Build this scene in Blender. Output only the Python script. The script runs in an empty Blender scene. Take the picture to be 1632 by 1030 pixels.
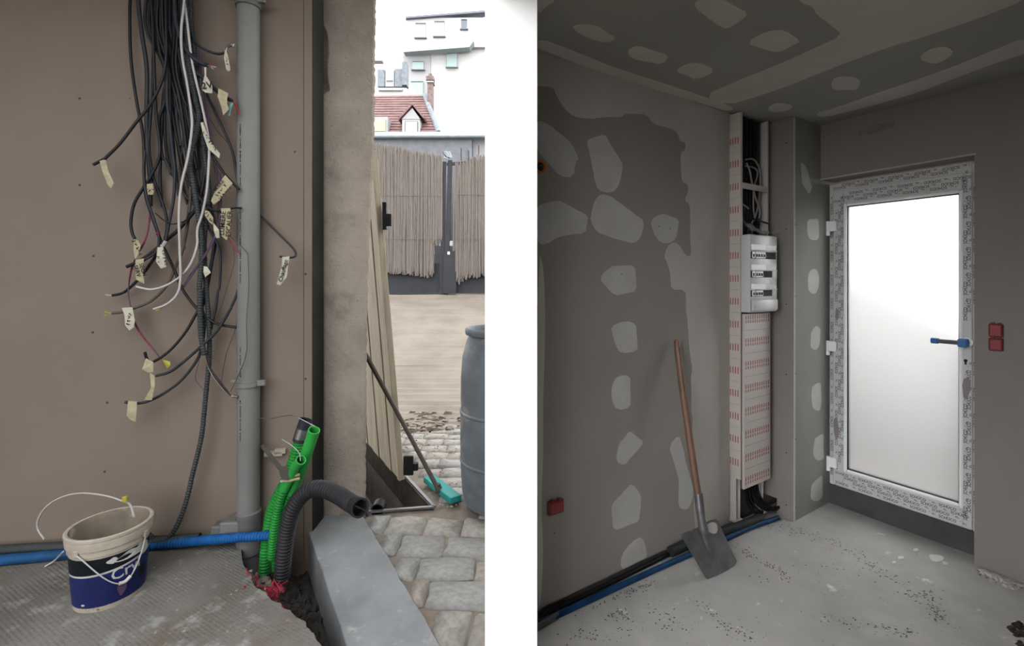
import bpy, bmesh, math, random
from mathutils import Vector

# ------------------------------------------------------------------ camera, sky, exposure
SC = bpy.context.scene
COL = SC.collection
F, CX, HY, H = 735.0, 816.0, 445.0, 1.5          # focal length (px), principal column, horizon row, eye height
cam_data = bpy.data.cameras.new('camera')
cam_data.sensor_width = 36.0
cam_data.lens = F / 1632.0 * 36.0
cam_data.shift_y = -(515.0 - HY) / 1632.0
cam_data.clip_start = 0.05
cam_data.clip_end = 500
cam = bpy.data.objects.new('camera', cam_data)
cam.location = (0, 0, H)
cam.rotation_euler = (math.pi / 2, 0, 0)
COL.objects.link(cam)
SC.camera = cam

world = bpy.data.worlds.new('overcast_sky')
SC.world = world
world.use_nodes = True
bgn = world.node_tree.nodes['Background']
bgn.inputs[0].default_value = (0.97, 0.985, 1.0, 1)
bgn.inputs[1].default_value = 8.0
SC.view_settings.view_transform = 'Standard'
SC.view_settings.look = 'None'
SC.view_settings.gamma = 1.0
SC.view_settings.use_curve_mapping = False
SC.view_settings.exposure = 0.0
SC.cycles.max_bounces = 8
SC.cycles.diffuse_bounces = 5
SC.cycles.transparent_max_bounces = 12

RND = random.Random(7)

# ------------------------------------------------------------------ materials
def _mix(nt, a, b, fac):
    m = nt.nodes.new('ShaderNodeMix'); m.data_type = 'RGBA'
    if isinstance(fac, float): m.inputs[0].default_value = fac
    else: nt.links.new(fac, m.inputs[0])
    for sock, v in ((m.inputs[6], a), (m.inputs[7], b)):
        if isinstance(v, tuple): sock.default_value = (*v, 1) if len(v) == 3 else v
        else: nt.links.new(v, sock)
    return m.outputs[2]

def _noise(nt, scale, detail=4, rough=0.6, vec=None, stretch=None):
    tc = nt.nodes.new('ShaderNodeTexCoord')
    n = nt.nodes.new('ShaderNodeTexNoise')
    n.inputs['Scale'].default_value = scale
    n.inputs['Detail'].default_value = detail
    n.inputs['Roughness'].default_value = rough
    src = tc.outputs['Object']
    if stretch:
        mp = nt.nodes.new('ShaderNodeMapping')
        mp.inputs['Scale'].default_value = stretch
        nt.links.new(src, mp.inputs[0]); src = mp.outputs[0]
    nt.links.new(src, n.inputs['Vector'])
    return n.outputs['Fac']

def _ramp(nt, fac, lo, hi):
    r = nt.nodes.new('ShaderNodeMapRange')
    r.inputs[1].default_value = lo; r.inputs[2].default_value = hi
    nt.links.new(fac, r.inputs[0])
    return r.outputs[0]

KA = 1.0        # overall paleness of the materials that follow
def mat(name, col, rough=0.6, metal=0.0, var=0.0, vscale=6.0, col2=None, bump=0.0, bscale=80.0,
        lo=0.35, hi=0.65, stretch=None, extra=None, spec=0.5, bdist=0.004):
    col = tuple(x * KA for x in col); col2 = col2 and tuple(x * KA for x in col2)
    extra = [(tuple(x * KA for x in e[0]), *e[1:]) for e in extra] if extra else None
    m = bpy.data.materials.new(name); m.use_nodes = True
    nt = m.node_tree; b = nt.nodes['Principled BSDF']
    b.inputs['Roughness'].default_value = rough
    b.inputs['Metallic'].default_value = metal
    b.inputs['Specular IOR Level'].default_value = spec * min(1.0, KA * 0.55 if KA < 1 else 1.0)
    c2 = col2 or tuple(min(1, c * (1 - var)) for c in col)
    if var or col2:
        c = _mix(nt, col, c2, _ramp(nt, _noise(nt, vscale, stretch=stretch), lo, hi))
        for (ec, es, elo, ehi) in (extra or []):
            c = _mix(nt, c, ec, _ramp(nt, _noise(nt, es), elo, ehi))
        nt.links.new(c, b.inputs['Base Color'])
    else:
        # faint procedural grain so that no surface is perfectly even
        c = _mix(nt, col, tuple(x * 0.9 for x in col), _noise(nt, 25.0, 2))
        nt.links.new(c, b.inputs['Base Color'])
    if bump:
        bp = nt.nodes.new('ShaderNodeBump')
        bp.inputs['Strength'].default_value = bump
        bp.inputs['Distance'].default_value = bdist
        nt.links.new(_noise(nt, bscale, 5, 0.65), bp.inputs['Height'])
        nt.links.new(bp.outputs[0], b.inputs['Normal'])
    return m

def mat_glass_frosted():
    m = bpy.data.materials.new('frosted_glass'); m.use_nodes = True
    nt = m.node_tree; nt.nodes.clear()
    out = nt.nodes.new('ShaderNodeOutputMaterial')
    tr = nt.nodes.new('ShaderNodeBsdfTranslucent'); tr.inputs[0].default_value = (0.95, 0.94, 0.93, 1)
    rf = nt.nodes.new('ShaderNodeBsdfRefraction'); rf.inputs['Roughness'].default_value = 0.85
    rf.inputs['IOR'].default_value = 1.12; rf.inputs[0].default_value = (0.97, 0.97, 0.97, 1)
    mx = nt.nodes.new('ShaderNodeMixShader'); mx.inputs[0].default_value = 0.84
    nt.links.new(tr.outputs[0], mx.inputs[1]); nt.links.new(rf.outputs[0], mx.inputs[2])
    nt.links.new(mx.outputs[0], out.inputs[0])
    return m

def mat_clear(name, col, rough=0.15, alpha=0.45):
    m = bpy.data.materials.new(name); m.use_nodes = True
    nt = m.node_tree; b = nt.nodes['Principled BSDF']
    c = _mix(nt, col, tuple(x * 0.85 for x in col), _noise(nt, 30.0, 2))
    nt.links.new(c, b.inputs['Base Color'])
    b.inputs['Roughness'].default_value = rough
    b.inputs['Alpha'].default_value = alpha
    return m

def mat_slab():
    """cement slab with a stamped grid of dimples and worn light patches"""
    m = mat('stamped_cement', (0.29, 0.275, 0.25), 0.85, var=0.35, vscale=2.2,
            extra=[((0.185, 0.15, 0.115), 2.6, 0.52, 0.68), ((0.50, 0.50, 0.49), 9.0, 0.56, 0.74)])
    nt = m.node_tree; b = nt.nodes['Principled BSDF']
    tc = nt.nodes.new('ShaderNodeTexCoord')
    v = nt.nodes.new('ShaderNodeTexVoronoi'); v.inputs['Scale'].default_value = 62; v.inputs['Randomness'].default_value = 0.12
    mp = nt.nodes.new('ShaderNodeMapping'); mp.inputs['Rotation'].default_value = (0, 0, 0.5)
    nt.links.new(tc.outputs['Object'], mp.inputs[0]); nt.links.new(mp.outputs[0], v.inputs['Vector'])
    r = _ramp(nt, v.outputs['Distance'], 0.2, 0.5)
    wear = _ramp(nt, _noise(nt, 4.0), 0.36, 0.56)
    mul = nt.nodes.new('ShaderNodeMath'); mul.operation = 'MULTIPLY'
    nt.links.new(r, mul.inputs[0]); nt.links.new(wear, mul.inputs[1])
    bp = nt.nodes.new('ShaderNodeBump'); bp.inputs['Strength'].default_value = 0.9; bp.inputs['Distance'].default_value = 0.004
    bp.invert = True
    nt.links.new(mul.outputs[0], bp.inputs['Height'])
    bp2 = nt.nodes.new('ShaderNodeBump'); bp2.inputs['Strength'].default_value = 0.5; bp2.inputs['Distance'].default_value = 0.003
    nt.links.new(_noise(nt, 40, 6, 0.7), bp2.inputs['Height']); nt.links.new(bp.outputs[0], bp2.inputs['Normal'])
    nt.links.new(bp2.outputs[0], b.inputs['Normal'])
    old = b.inputs['Base Color'].links[0].from_socket
    dark = nt.nodes.new('ShaderNodeMath'); dark.operation = 'MULTIPLY'; dark.inputs[1].default_value = 0.45
    nt.links.new(mul.outputs[0], dark.inputs[0])
    nt.links.new(_mix(nt, old, (0.09, 0.084, 0.075), dark.outputs[0]), b.inputs['Base Color'])
    return m

M = {}
M['white_paint'] = mat('white_paint', (0.97, 0.97, 0.97), 0.7, var=0.01)
KA = 0.35
M['lining'] = mat('plasterboard_lining', (0.285, 0.226, 0.184), 0.85, var=0.10, vscale=1.6, bump=0.05, bscale=160)
M['lining_edge'] = mat('lining_edge', (0.045, 0.043, 0.038), 0.8, var=0.3)
M['slab'] = mat_slab()
M['sill'] = mat('smooth_concrete', (0.335, 0.345, 0.355), 0.5, var=0.28, vscale=4, bump=0.18, bscale=50,
                extra=[((0.45, 0.45, 0.44), 14.0, 0.62, 0.72), ((0.22, 0.225, 0.23), 7.0, 0.62, 0.75)])
M['column'] = mat('bare_concrete', (0.50, 0.43, 0.36), 0.95, var=0.25, vscale=5, bump=1.0, bscale=60, bdist=0.009,
                  extra=[((0.10, 0.085, 0.07), 70.0, 0.64, 0.70), ((0.21, 0.18, 0.15), 2.5, 0.58, 0.75)])
M['soil'] = mat('soil', (0.10, 0.092, 0.085), 0.95, var=0.5, vscale=18, bump=1.0, bscale=50)
M['soil2'] = mat('dark_brown_concrete', (0.20, 0.175, 0.15), 0.95, var=0.3, vscale=6, bump=0.4, bscale=30)  # dark brown tone for the sump lining
M['sand'] = mat('sandy_earth', (0.32, 0.265, 0.215), 0.95, var=0.35, vscale=9, bump=0.8, bscale=70)
M['cobble'] = mat('cobble_stone', (0.47, 0.435, 0.39), 0.85, var=0.35, vscale=5, bump=0.5, bscale=45,
                  extra=[((0.24, 0.22, 0.20), 12, 0.6, 0.75)])
M['cobble_b'] = mat('cobble_stone_pink', (0.47, 0.41, 0.355), 0.85, var=0.3, vscale=7, bump=0.5, bscale=45)
M['cobble_c'] = mat('cobble_stone_grey', (0.43, 0.42, 0.40), 0.8, var=0.3, vscale=7, bump=0.5, bscale=45)
M['ramp'] = mat('ramp_concrete', (0.31, 0.265, 0.22), 0.95, var=0.22, vscale=2.0, bump=0.6, bscale=30)
M['pvc'] = mat('grey_pvc', (0.26, 0.26, 0.245), 0.5, var=0.12, vscale=3)
M['pvc_dark'] = mat('grey_pvc_socket', (0.20, 0.20, 0.195), 0.4, var=0.15, vscale=3)
M['steel'] = mat('galvanised_steel', (0.45, 0.45, 0.45), 0.4, 0.9, var=0.25, vscale=20)
M['black'] = mat('black_sheath', (0.026, 0.026, 0.030), 0.42, var=0.3, vscale=20)
M['black_b'] = mat('charcoal_sheath', (0.045, 0.049, 0.058), 0.5, var=0.3, vscale=20)
M['grey_cable'] = mat('grey_sheath', (0.13, 0.115, 0.10), 0.5, var=0.2)
M['white_cable'] = mat('white_sheath', (0.62, 0.58, 0.56), 0.4, var=0.1)
M['conduit'] = mat('grey_conduit', (0.072, 0.082, 0.085), 0.5, var=0.2, vscale=30)
M['red_wire'] = mat('red_wire', (0.42, 0.03, 0.05), 0.4)
M['cyan_wire'] = mat('cyan_wire', (0.25, 0.55, 0.52), 0.4)
M['purple_wire'] = mat('purple_wire', (0.14, 0.085, 0.17), 0.4)
M['brown_wire'] = mat('brown_wire', (0.09, 0.045, 0.035), 0.4)
M['yellow_wire'] = mat('yellow_green_wire', (0.55, 0.48, 0.06), 0.4)
M['tape'] = mat('masking_tape', (0.56, 0.49, 0.32), 0.8, var=0.22, vscale=25)
M['tape_w'] = mat('pale_masking_tape', (0.66, 0.62, 0.50), 0.8, var=0.15, vscale=25)
M['ink'] = mat('black_ink', (0.012, 0.012, 0.012), 0.7)
M['blue'] = mat('blue_conduit', (0.02, 0.16, 0.50), 0.42, var=0.25, vscale=20)
M['blue_s'] = mat('blue_pipe', (0.025, 0.115, 0.30), 0.4, var=0.4, vscale=8)
M['green'] = mat('green_conduit', (0.03, 0.36, 0.06), 0.35, var=0.3, vscale=6)
M['green_l'] = mat('bright_green_conduit', (0.05, 0.50, 0.09), 0.32, var=0.2, vscale=6)
M['hose'] = mat('black_ribbed_hose', (0.042, 0.040, 0.046), 0.45, var=0.3, vscale=6, extra=[((0.12, 0.05, 0.045), 5, 0.60, 0.72)])
M['net'] = mat('red_plastic_net', (0.52, 0.03, 0.06), 0.45, var=0.2)
M['cream'] = mat('cream_plastic', (0.60, 0.53, 0.43), 0.5, var=0.2, vscale=14,
                 extra=[((0.17, 0.135, 0.10), 22, 0.63, 0.74)])
M['bucket_in'] = mat('dirty_plaster_lining', (0.44, 0.365, 0.285), 0.85, var=0.4, vscale=7,
                     extra=[((0.62, 0.57, 0.50), 10, 0.60, 0.68)])
M['blue_label'] = mat('blue_label', (0.022, 0.034, 0.155), 0.4, var=0.35, vscale=8, extra=[((0.06, 0.02, 0.09), 8, 0.6, 0.7)])
M['black_label'] = mat('black_label', (0.012, 0.016, 0.022), 0.4, extra=None, var=0.3)
M['white_plastic'] = mat('white_plastic', (0.68, 0.66, 0.64), 0.35, var=0.05)
M['wood_leaf'] = mat('weathered_board', (0.58, 0.49, 0.36), 0.75, var=0.3, vscale=4, stretch=(6, 6, 0.5), bump=0.15, bscale=30)
M['dark_metal'] = mat('dark_metal', (0.035, 0.035, 0.038), 0.45, 0.4, var=0.3)
M['gate_grey'] = mat('grey_painted_steel', (0.055, 0.058, 0.065), 0.6, var=0.2)
KA = 0.66
M['reed'] = mat('dry_reed', (0.19, 0.165, 0.145), 0.9, var=0.45, vscale=9, stretch=(30, 30, 0.6))
M['zinc'] = mat('zinc', (0.30, 0.34, 0.35), 0.5, 0.3, var=0.2)
M['fascia'] = mat('grey_fascia', (0.14, 0.145, 0.16), 0.7, var=0.2)
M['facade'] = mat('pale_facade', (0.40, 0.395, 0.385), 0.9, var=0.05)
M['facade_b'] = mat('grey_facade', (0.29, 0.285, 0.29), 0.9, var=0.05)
M['roof_tile'] = mat('red_roof_tile', (0.20, 0.115, 0.11), 0.85, var=0.35, vscale=3)
M['slate'] = mat('blue_slate', (0.19, 0.21, 0.235), 0.8, var=0.3, vscale=3)
M['shutter'] = mat('pale_green_blind', (0.27, 0.345, 0.33), 0.7)
M['brick'] = mat('chimney_brick', (0.19, 0.14, 0.13), 0.9, var=0.4, vscale=5)
M['pane_dark'] = mat('dark_pane', (0.12, 0.13, 0.155), 0.15)
M['lamp_pane'] = mat('yellowish_pane', (0.42, 0.39, 0.24), 0.3)
KA = 0.42
M['teal'] = mat('teal_plastic', (0.03, 0.30, 0.28), 0.45, var=0.2)
M['handle_dark'] = mat('dark_broom_handle', (0.085, 0.065, 0.055), 0.6, var=0.3)
M['barrel'] = mat('barrel_plastic', (0.165, 0.185, 0.205), 0.55, var=0.3, vscale=5,
                  extra=[((0.27, 0.26, 0.25), 6, 0.55, 0.72), ((0.10, 0.11, 0.14), 11, 0.66, 0.72)])
# right-hand room
KA = 1.0
M['board'] = mat('grey_plasterboard', (0.225, 0.207, 0.186), 0.9, var=0.10, vscale=1.4)
M['skim'] = mat('joint_compound', (0.385, 0.36, 0.327), 0.9, var=0.10, vscale=2.4)
M['filler'] = mat('filler_patch', (0.375, 0.362, 0.34), 0.9, var=0.12, vscale=5)
M['rboard'] = mat('painted_board', (0.205, 0.187, 0.173), 0.9, var=0.08, vscale=2)
M['green_board'] = mat('moisture_board', (0.185, 0.188, 0.172), 0.9, var=0.1, vscale=2)
M['ceil_board'] = mat('ceiling_board', (0.25, 0.242, 0.212), 0.9, var=0.1, vscale=1.4)
M['ceil_skim'] = mat('ceiling_joint_compound', (0.43, 0.41, 0.37), 0.9, var=0.1, vscale=3)
M['stain'] = mat('wall_smudge', (0.19, 0.175, 0.16), 0.9, var=0.3, vscale=20)
M['rfloor'] = mat('screed', (0.365, 0.355, 0.337), 0.62, var=0.32, vscale=1.5, bump=0.25, bscale=30,
                  extra=[((0.33, 0.315, 0.29), 4.5, 0.52, 0.70), ((0.58, 0.57, 0.55), 14, 0.66, 0.75)])
M['crumb'] = mat('dry_mortar_crumbs', (0.10, 0.09, 0.078), 0.95, var=0.4)
M['chip'] = mat('plaster_chip', (0.58, 0.57, 0.54), 0.9)
M['upvc'] = mat('white_profile', (0.78, 0.78, 0.78), 0.3, var=0.04)
M['film_frame'] = mat('printed_film', (0.52, 0.52, 0.515), 0.35, var=0.06)
M['gasket'] = mat('black_gasket', (0.02, 0.02, 0.022), 0.6)
M['glass'] = mat_glass_frosted()
M['plinth'] = mat('dark_waterproofing', (0.055, 0.055, 0.055), 0.8, var=0.3)
M['duct'] = mat('duct_plastic', (0.45, 0.41, 0.375), 0.45, var=0.06)
M['duct_in'] = mat('duct_inside', (0.05, 0.05, 0.05), 0.7, var=0.3)
M['redprint'] = mat('red_print', (0.30, 0.085, 0.08), 0.7)
M['greyprint'] = mat('grey_print', (0.22, 0.19, 0.19), 0.7)
M['panel'] = mat('panel_plastic', (0.47, 0.475, 0.47), 0.4, var=0.04)
M['breaker'] = mat('breaker_plastic', (0.66, 0.66, 0.65), 0.4)
M['toggle'] = mat('toggle_plastic', (0.03, 0.03, 0.03), 0.4)
M['smoke'] = mat_clear('smoked_cover', (0.30, 0.32, 0.33), 0.12, 0.55)
M['net_film'] = mat_clear('red_film', (0.30, 0.03, 0.06), 0.25, 0.5)
M['wrap'] = mat_clear('clear_wrap', (0.55, 0.55, 0.55), 0.1, 0.30)
M['redbox'] = mat('red_box', (0.13, 0.008, 0.010), 0.4, var=0.15)
M['redbox_in'] = mat('red_box_inside', (0.22, 0.014, 0.016), 0.4, var=0.15)
M['ash'] = mat('ash_handle', (0.165, 0.088, 0.052), 0.5, var=0.35, vscale=7, stretch=(8, 8, 0.7))
M['blade'] = mat('worn_steel', (0.19, 0.185, 0.19), 0.36, 0.6, var=0.4, vscale=9, extra=[((0.34, 0.32, 0.29), 9, 0.62, 0.72)])
M['bluetape'] = mat('blue_tape', (0.03, 0.15, 0.40), 0.5, var=0.2)
M['lever'] = mat('wrapped_lever', (0.10, 0.10, 0.11), 0.5, var=0.3)
M['orange'] = mat('orange_conduit', (0.42, 0.11, 0.015), 0.5, var=0.3)
M['yard'] = mat('beige_render', (0.115, 0.105, 0.095), 0.9, var=0.1)
M['black_hole'] = mat('dark_hole', (0.01, 0.01, 0.01), 0.9)

# ------------------------------------------------------------------ geometry helpers (lists of vertices and faces)
def V3(*a): return Vector(a)

def join(*gs):
    v, f = [], []
    for g in gs:
        o = len(v); v += list(g[0]); f += [tuple(i + o for i in q) for q in g[1]]
    return v, f

BOXF = [(0, 3, 2, 1), (4, 5, 6, 7), (0, 1, 5, 4), (1, 2, 6, 5), (2, 3, 7, 6), (3, 0, 4, 7)]

def box(x0, x1, y0, y1, z0, z1):
    return ([V3(x0, y0, z0), V3(x1, y0, z0), V3(x1, y1, z0), V3(x0, y1, z0),
             V3(x0, y0, z1), V3(x1, y0, z1), V3(x1, y1, z1), V3(x0, y1, z1)], list(BOXF))

def obox(c, ax, ay, az):
    """box about c with half-axis vectors"""
    c = Vector(c)
    return ([c - ax - ay - az, c + ax - ay - az, c + ax + ay - az, c - ax + ay - az,
             c - ax - ay + az, c + ax - ay + az, c + ax + ay + az, c - ax + ay + az], list(BOXF))

def bar(p, q, w, t, up=Vector((0, 0, 1))):
    p, q = Vector(p), Vector(q); d = q - p
    s = d.cross(up)
    if s.length < 1e-6: s = d.cross(Vector((0, 1, 0)))
    s.normalize(); u = s.cross(d).normalized()
    return obox((p + q) / 2, d / 2, s * w / 2, u * t / 2)

def prism(poly, z0, z1):
    n = len(poly)
    v = [V3(x, y, z0) for x, y in poly] + [V3(x, y, z1) for x, y in poly]
    f = [tuple(range(n))[::-1], tuple(range(n, 2 * n))]
    f += [(i, (i + 1) % n, n + (i + 1) % n, n + i) for i in range(n)]
    return v, f

def slabpoly(pts, nrm, t):
    """planar outline (world points) given thickness t along nrm"""
    n = len(pts); nrm = Vector(nrm).normalized() * t
    v = [Vector(p) for p in pts] + [Vector(p) + nrm for p in pts]
    f = [tuple(range(n)), tuple(range(n, 2 * n))[::-1]]
    f += [((i + 1) % n, i, n + i, n + (i + 1) % n) for i in range(n)]
    return v, f

def catmull(pts, per=8):
    P = [Vector(p) for p in pts]
    if len(P) < 3:
        return [P[0].lerp(P[-1], i / per) for i in range(per + 1)]
    Q = [P[0] * 2 - P[1]] + P + [P[-1] * 2 - P[-2]]
    out = []
    for i in range(1, len(Q) - 2):
        a, b, c, d = Q[i - 1], Q[i], Q[i + 1], Q[i + 2]
        for k in range(per):
            t = k / per
            out.append(0.5 * ((2 * b) + (c - a) * t + (2 * a - 5 * b + 4 * c - d) * t * t + (3 * b - a - 3 * c + d) * t ** 3))
    out.append(P[-1]); return out

def resample(path, step):
    L = [0.0]
    for a, b in zip(path, path[1:]): L.append(L[-1] + (b - a).length)
    n = max(2, int(L[-1] / step)); out = []; j = 0
    for i in range(n + 1):
        s = L[-1] * i / n
        while j < len(L) - 2 and L[j + 1] < s: j += 1
        d = L[j + 1] - L[j]
        out.append(path[j].lerp(path[j + 1], 0 if d < 1e-9 else (s - L[j]) / d))
    return out

def sweep(path, rad, seg=8, caps=True):
    """rad: number or list"""
    n = len(path); v, f = [], []
    t = (path[1] - path[0]).normalized()
    u = t.cross(V3(0, 0, 1))
    if u.length < 0.1: u = t.cross(V3(1, 0, 0))
    u.normalize()
    for i, p in enumerate(path):
        a = path[max(0, i - 1)]; b = path[min(n - 1, i + 1)]
        t = (b - a)
        if t.length < 1e-9: t = V3(0, 0, 1)
        t.normalize()
        u = (u - t * u.dot(t)).normalized(); w = t.cross(u)
        r = rad[i] if isinstance(rad, (list, tuple)) else rad
        for k in range(seg):
            an = 2 * math.pi * k / seg
            v.append(p + (u * math.cos(an) + w * math.sin(an)) * r)
    for i in range(n - 1):
        for k in range(seg):
            k2 = (k + 1) % seg
            f.append((i * seg + k, i * seg + k2, (i + 1) * seg + k2, (i + 1) * seg + k))
    if caps:
        f.append(tuple(range(seg))[::-1]); f.append(tuple(range((n - 1) * seg, n * seg)))
    return v, f

def hollow(path, rad, r_in, depth, seg=20):
    """pipe with an open, hollow far end: outer skin, rim, inner skin and a floor `depth` steps down"""
    v, f = sweep(path, rad, seg, False); n = len(path)
    plan = [(n - 1, r_in)] + [(n - 1 - k, r_in) for k in range(1, min(depth, n - 1) + 1)]
    idx = [n - 1]
    for i, r in plan:
        ro = rad[i] if isinstance(rad, (list, tuple)) else rad
        ring = [path[i] + (v[i * seg + k] - path[i]) * (r / ro) for k in range(seg)]
        idx.append(len(v) // seg); v += ring
    for a, b in zip(idx, idx[1:]):
        for k in range(seg):
            k2 = (k + 1) % seg; f.append((a * seg + k, a * seg + k2, b * seg + k2, b * seg + k))
    f.append(tuple(range(seg))[::-1]); f.append(tuple(range(idx[-1] * seg, (idx[-1] + 1) * seg)))
    return v, f

def tube(pts, r, seg=8, per=8, caps=True):
    return sweep(catmull(pts, per), r, seg, caps)

def corrugated(pts, r, pitch=0.012, depth=0.10, seg=12, open_end=0):
    path = resample(catmull(pts, 10), pitch / 4)
    rr = [r * (1 - depth * (0, .15, 1, .85)[i % 4]) for i in range(len(path))]
    return hollow(path, rr, r * .74, open_end, seg) if open_end else sweep(path, rr, seg)

def lathe(prof, c, seg=32, caps=True):
    """prof: list of (radius, height) about the vertical axis through c"""
    c = Vector(c); v, f = [], []
    for r, z in prof:
        for k in range(seg):
            a = 2 * math.pi * k / seg
            v.append(c + V3(r * math.cos(a), r * math.sin(a), z))
    n = len(prof)
    for i in range(n - 1):
        for k in range(seg):
            k2 = (k + 1) % seg
            f.append((i * seg + k, i * seg + k2, (i + 1) * seg + k2, (i + 1) * seg + k))
    if caps and prof[0][0] > 1e-5: f.append(tuple(range(seg))[::-1])
    if caps and prof[-1][0] > 1e-5: f.append(tuple(range((n - 1) * seg, n * seg)))
    return v, f

def disc(c, nrm, r, t=0.002, seg=14):
    c = Vector(c); nrm = Vector(nrm).normalized()
    return sweep([c, c + nrm * t], r, seg)

def bev(g, w, seg=1):
    bm = bmesh.new()
    vs = [bm.verts.new(p) for p in g[0]]
    for q in g[1]:
        try: bm.faces.new([vs[i] for i in q])
        except ValueError: pass
    bmesh.ops.recalc_face_normals(bm, faces=bm.faces)
    bmesh.ops.bevel(bm, geom=list(bm.edges), offset=w, segments=seg, affect='EDGES', profile=0.5)
    bm.verts.index_update()
    out = ([v.co.copy() for v in bm.verts], [tuple(v.index for v in q.verts) for q in bm.faces])
    bm.free(); return out

def chaikin(poly, n=2):
    for _ in range(n):
        o = []
        for a, b in zip(poly, poly[1:] + poly[:1]):
            o.append((a[0] * .75 + b[0] * .25, a[1] * .75 + b[1] * .25))
            o.append((a[0] * .25 + b[0] * .75, a[1] * .25 + b[1] * .75))
        poly = o
    return poly

def ragged(poly, step, amp, rnd=RND):
    o = []
    for a, b in zip(poly, poly[1:] + poly[:1]):
        L = math.hypot(b[0] - a[0], b[1] - a[1]); n = max(1, int(L / step))
        for i in range(n):
            t = i / n
            o.append((a[0] + (b[0] - a[0]) * t + rnd.uniform(-amp, amp), a[1] + (b[1] - a[1]) * t + rnd.uniform(-amp, amp)))
    return o

def rock(c, s, rnd, flat=0.7):
    v = []
    for (x, y, z) in ((-1, -.6, -.5), (1, -.7, -.5), (.9, .8, -.5), (-.8, .9, -.5), (-.6, -.5, .5), (.6, -.4, .45), (.5, .6, .5), (-.5, .5, .55)):
        j = lambda: rnd.uniform(0.7, 1.25)
        v.append(Vector(c) + V3(x * s * j(), y * s * j(), (z + .5) * s * flat * j()))
    return v, list(BOXF)

def spin(g, c, a):
    ca, sa = math.cos(a), math.sin(a)
    return [V3(c[0] + (p.x - c[0]) * ca - (p.y - c[1]) * sa, c[1] + (p.x - c[0]) * sa + (p.y - c[1]) * ca, p.z) for p in g[0]], g[1]

# ------------------------------------------------------------------ object helpers
ORG = {}

def build(name, g, m, parent=None, label=None, category=None, group=None, kind=None, smooth=None, org=None):
    verts, faces = g
    if parent is not None:
        o0 = ORG[parent.name]
    elif org is not None:
        o0 = Vector(org)
    else:
        xs = [p.x for p in verts]; ys = [p.y for p in verts]; zs = [p.z for p in verts]
        o0 = V3((min(xs) + max(xs)) / 2, (min(ys) + max(ys)) / 2, min(zs))
    me = bpy.data.meshes.new(name)
    me.from_pydata([tuple(p - o0) for p in verts], [], faces)
    me.materials.append(M[m] if isinstance(m, str) else m)
    bm = bmesh.new(); bm.from_mesh(me); bmesh.ops.recalc_face_normals(bm, faces=bm.faces); bm.to_mesh(me); bm.free()
    if smooth:
        me.polygons.foreach_set('use_smooth', [True] * len(me.polygons))
        me.set_sharp_from_angle(angle=math.radians(smooth))
    me.update()
    ob = bpy.data.objects.new(name, me); COL.objects.link(ob)
    if parent is not None: ob.parent = parent
    else: ob.location = o0
    ORG[ob.name] = o0
    tagit(ob, label, category, group, kind)
    return ob

def tagit(ob, label=None, category=None, group=None, kind=None):
    if label: ob['label'] = label
    if category: ob['category'] = category
    if group: ob['group'] = group
    if kind: ob['kind'] = kind

def thing(name, loc, label, category, group=None, kind=None):
    ob = bpy.data.objects.new(name, None); COL.objects.link(ob)
    ob.empty_display_size = 0.1
    ob.location = loc; ORG[ob.name] = Vector(loc)
    tagit(ob, label, category, group, kind)
    return ob

def struct(name, g, m, label=None, smooth=None):
    return build(name, g, m, None, label, None, None, 'structure', smooth)

TXT = {}
def text_geo(s):
    """flat lettering: vertices in a unit-height local plane, centred"""
    if s in TXT: return TXT[s]
    cu = bpy.data.curves.new('lettering', 'FONT'); cu.body = s; cu.resolution_u = 2; cu.offset = 0.012
    cu.align_x = 'CENTER'; cu.align_y = 'CENTER'
    ob = bpy.data.objects.new('lettering', cu); COL.objects.link(ob)
    bpy.context.view_layer.update()
    me = bpy.data.meshes.new_from_object(ob.evaluated_get(bpy.context.evaluated_depsgraph_get()))
    v = [(p.co.x, p.co.y) for p in me.vertices]; f = [tuple(p.vertices) for p in me.polygons]
    bpy.data.objects.remove(ob); bpy.data.meshes.remove(me)
    TXT[s] = (v, f); return TXT[s]

def lettering(s, c, xd, yd, h, stretch=1.0):
    v, f = text_geo(s); c, xd, yd = Vector(c), Vector(xd).normalized(), Vector(yd).normalized()
    return [c + xd * (x * h * stretch) + yd * (y * h) for x, y in v], list(f)

# ------------------------------------------------------------------ places: rays of this camera cut with real planes
def at_depth(px, py, Y): return V3((px - CX) / F * Y, Y, H - (py - HY) / F * Y)
def on_level(px, py, z=0.0):
    Y = F * (H - z) / (py - HY); return V3((px - CX) / F * Y, Y, z)
def on_plane(px, py, p0, n):
    r = V3((px - CX) / F, 1.0, (HY - py) / F); o = V3(0, 0, H)
    t = (Vector(p0) - o).dot(n) / r.dot(n); return o + r * t

# left-hand space: plasterboard-lined wall
WP0 = V3(-2.782, 2.506, 0); WD = V3(1.604, 0.233, 0).normalized(); WN = V3(WD.y, -WD.x, 0)
def WL(px, py, off=0.0): return on_plane(px, py, WP0 + WN * off, WN)
def WB(s, off, z): return WP0 + WD * s + WN * off + V3(0, 0, z)     # s metres along the wall
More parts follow.
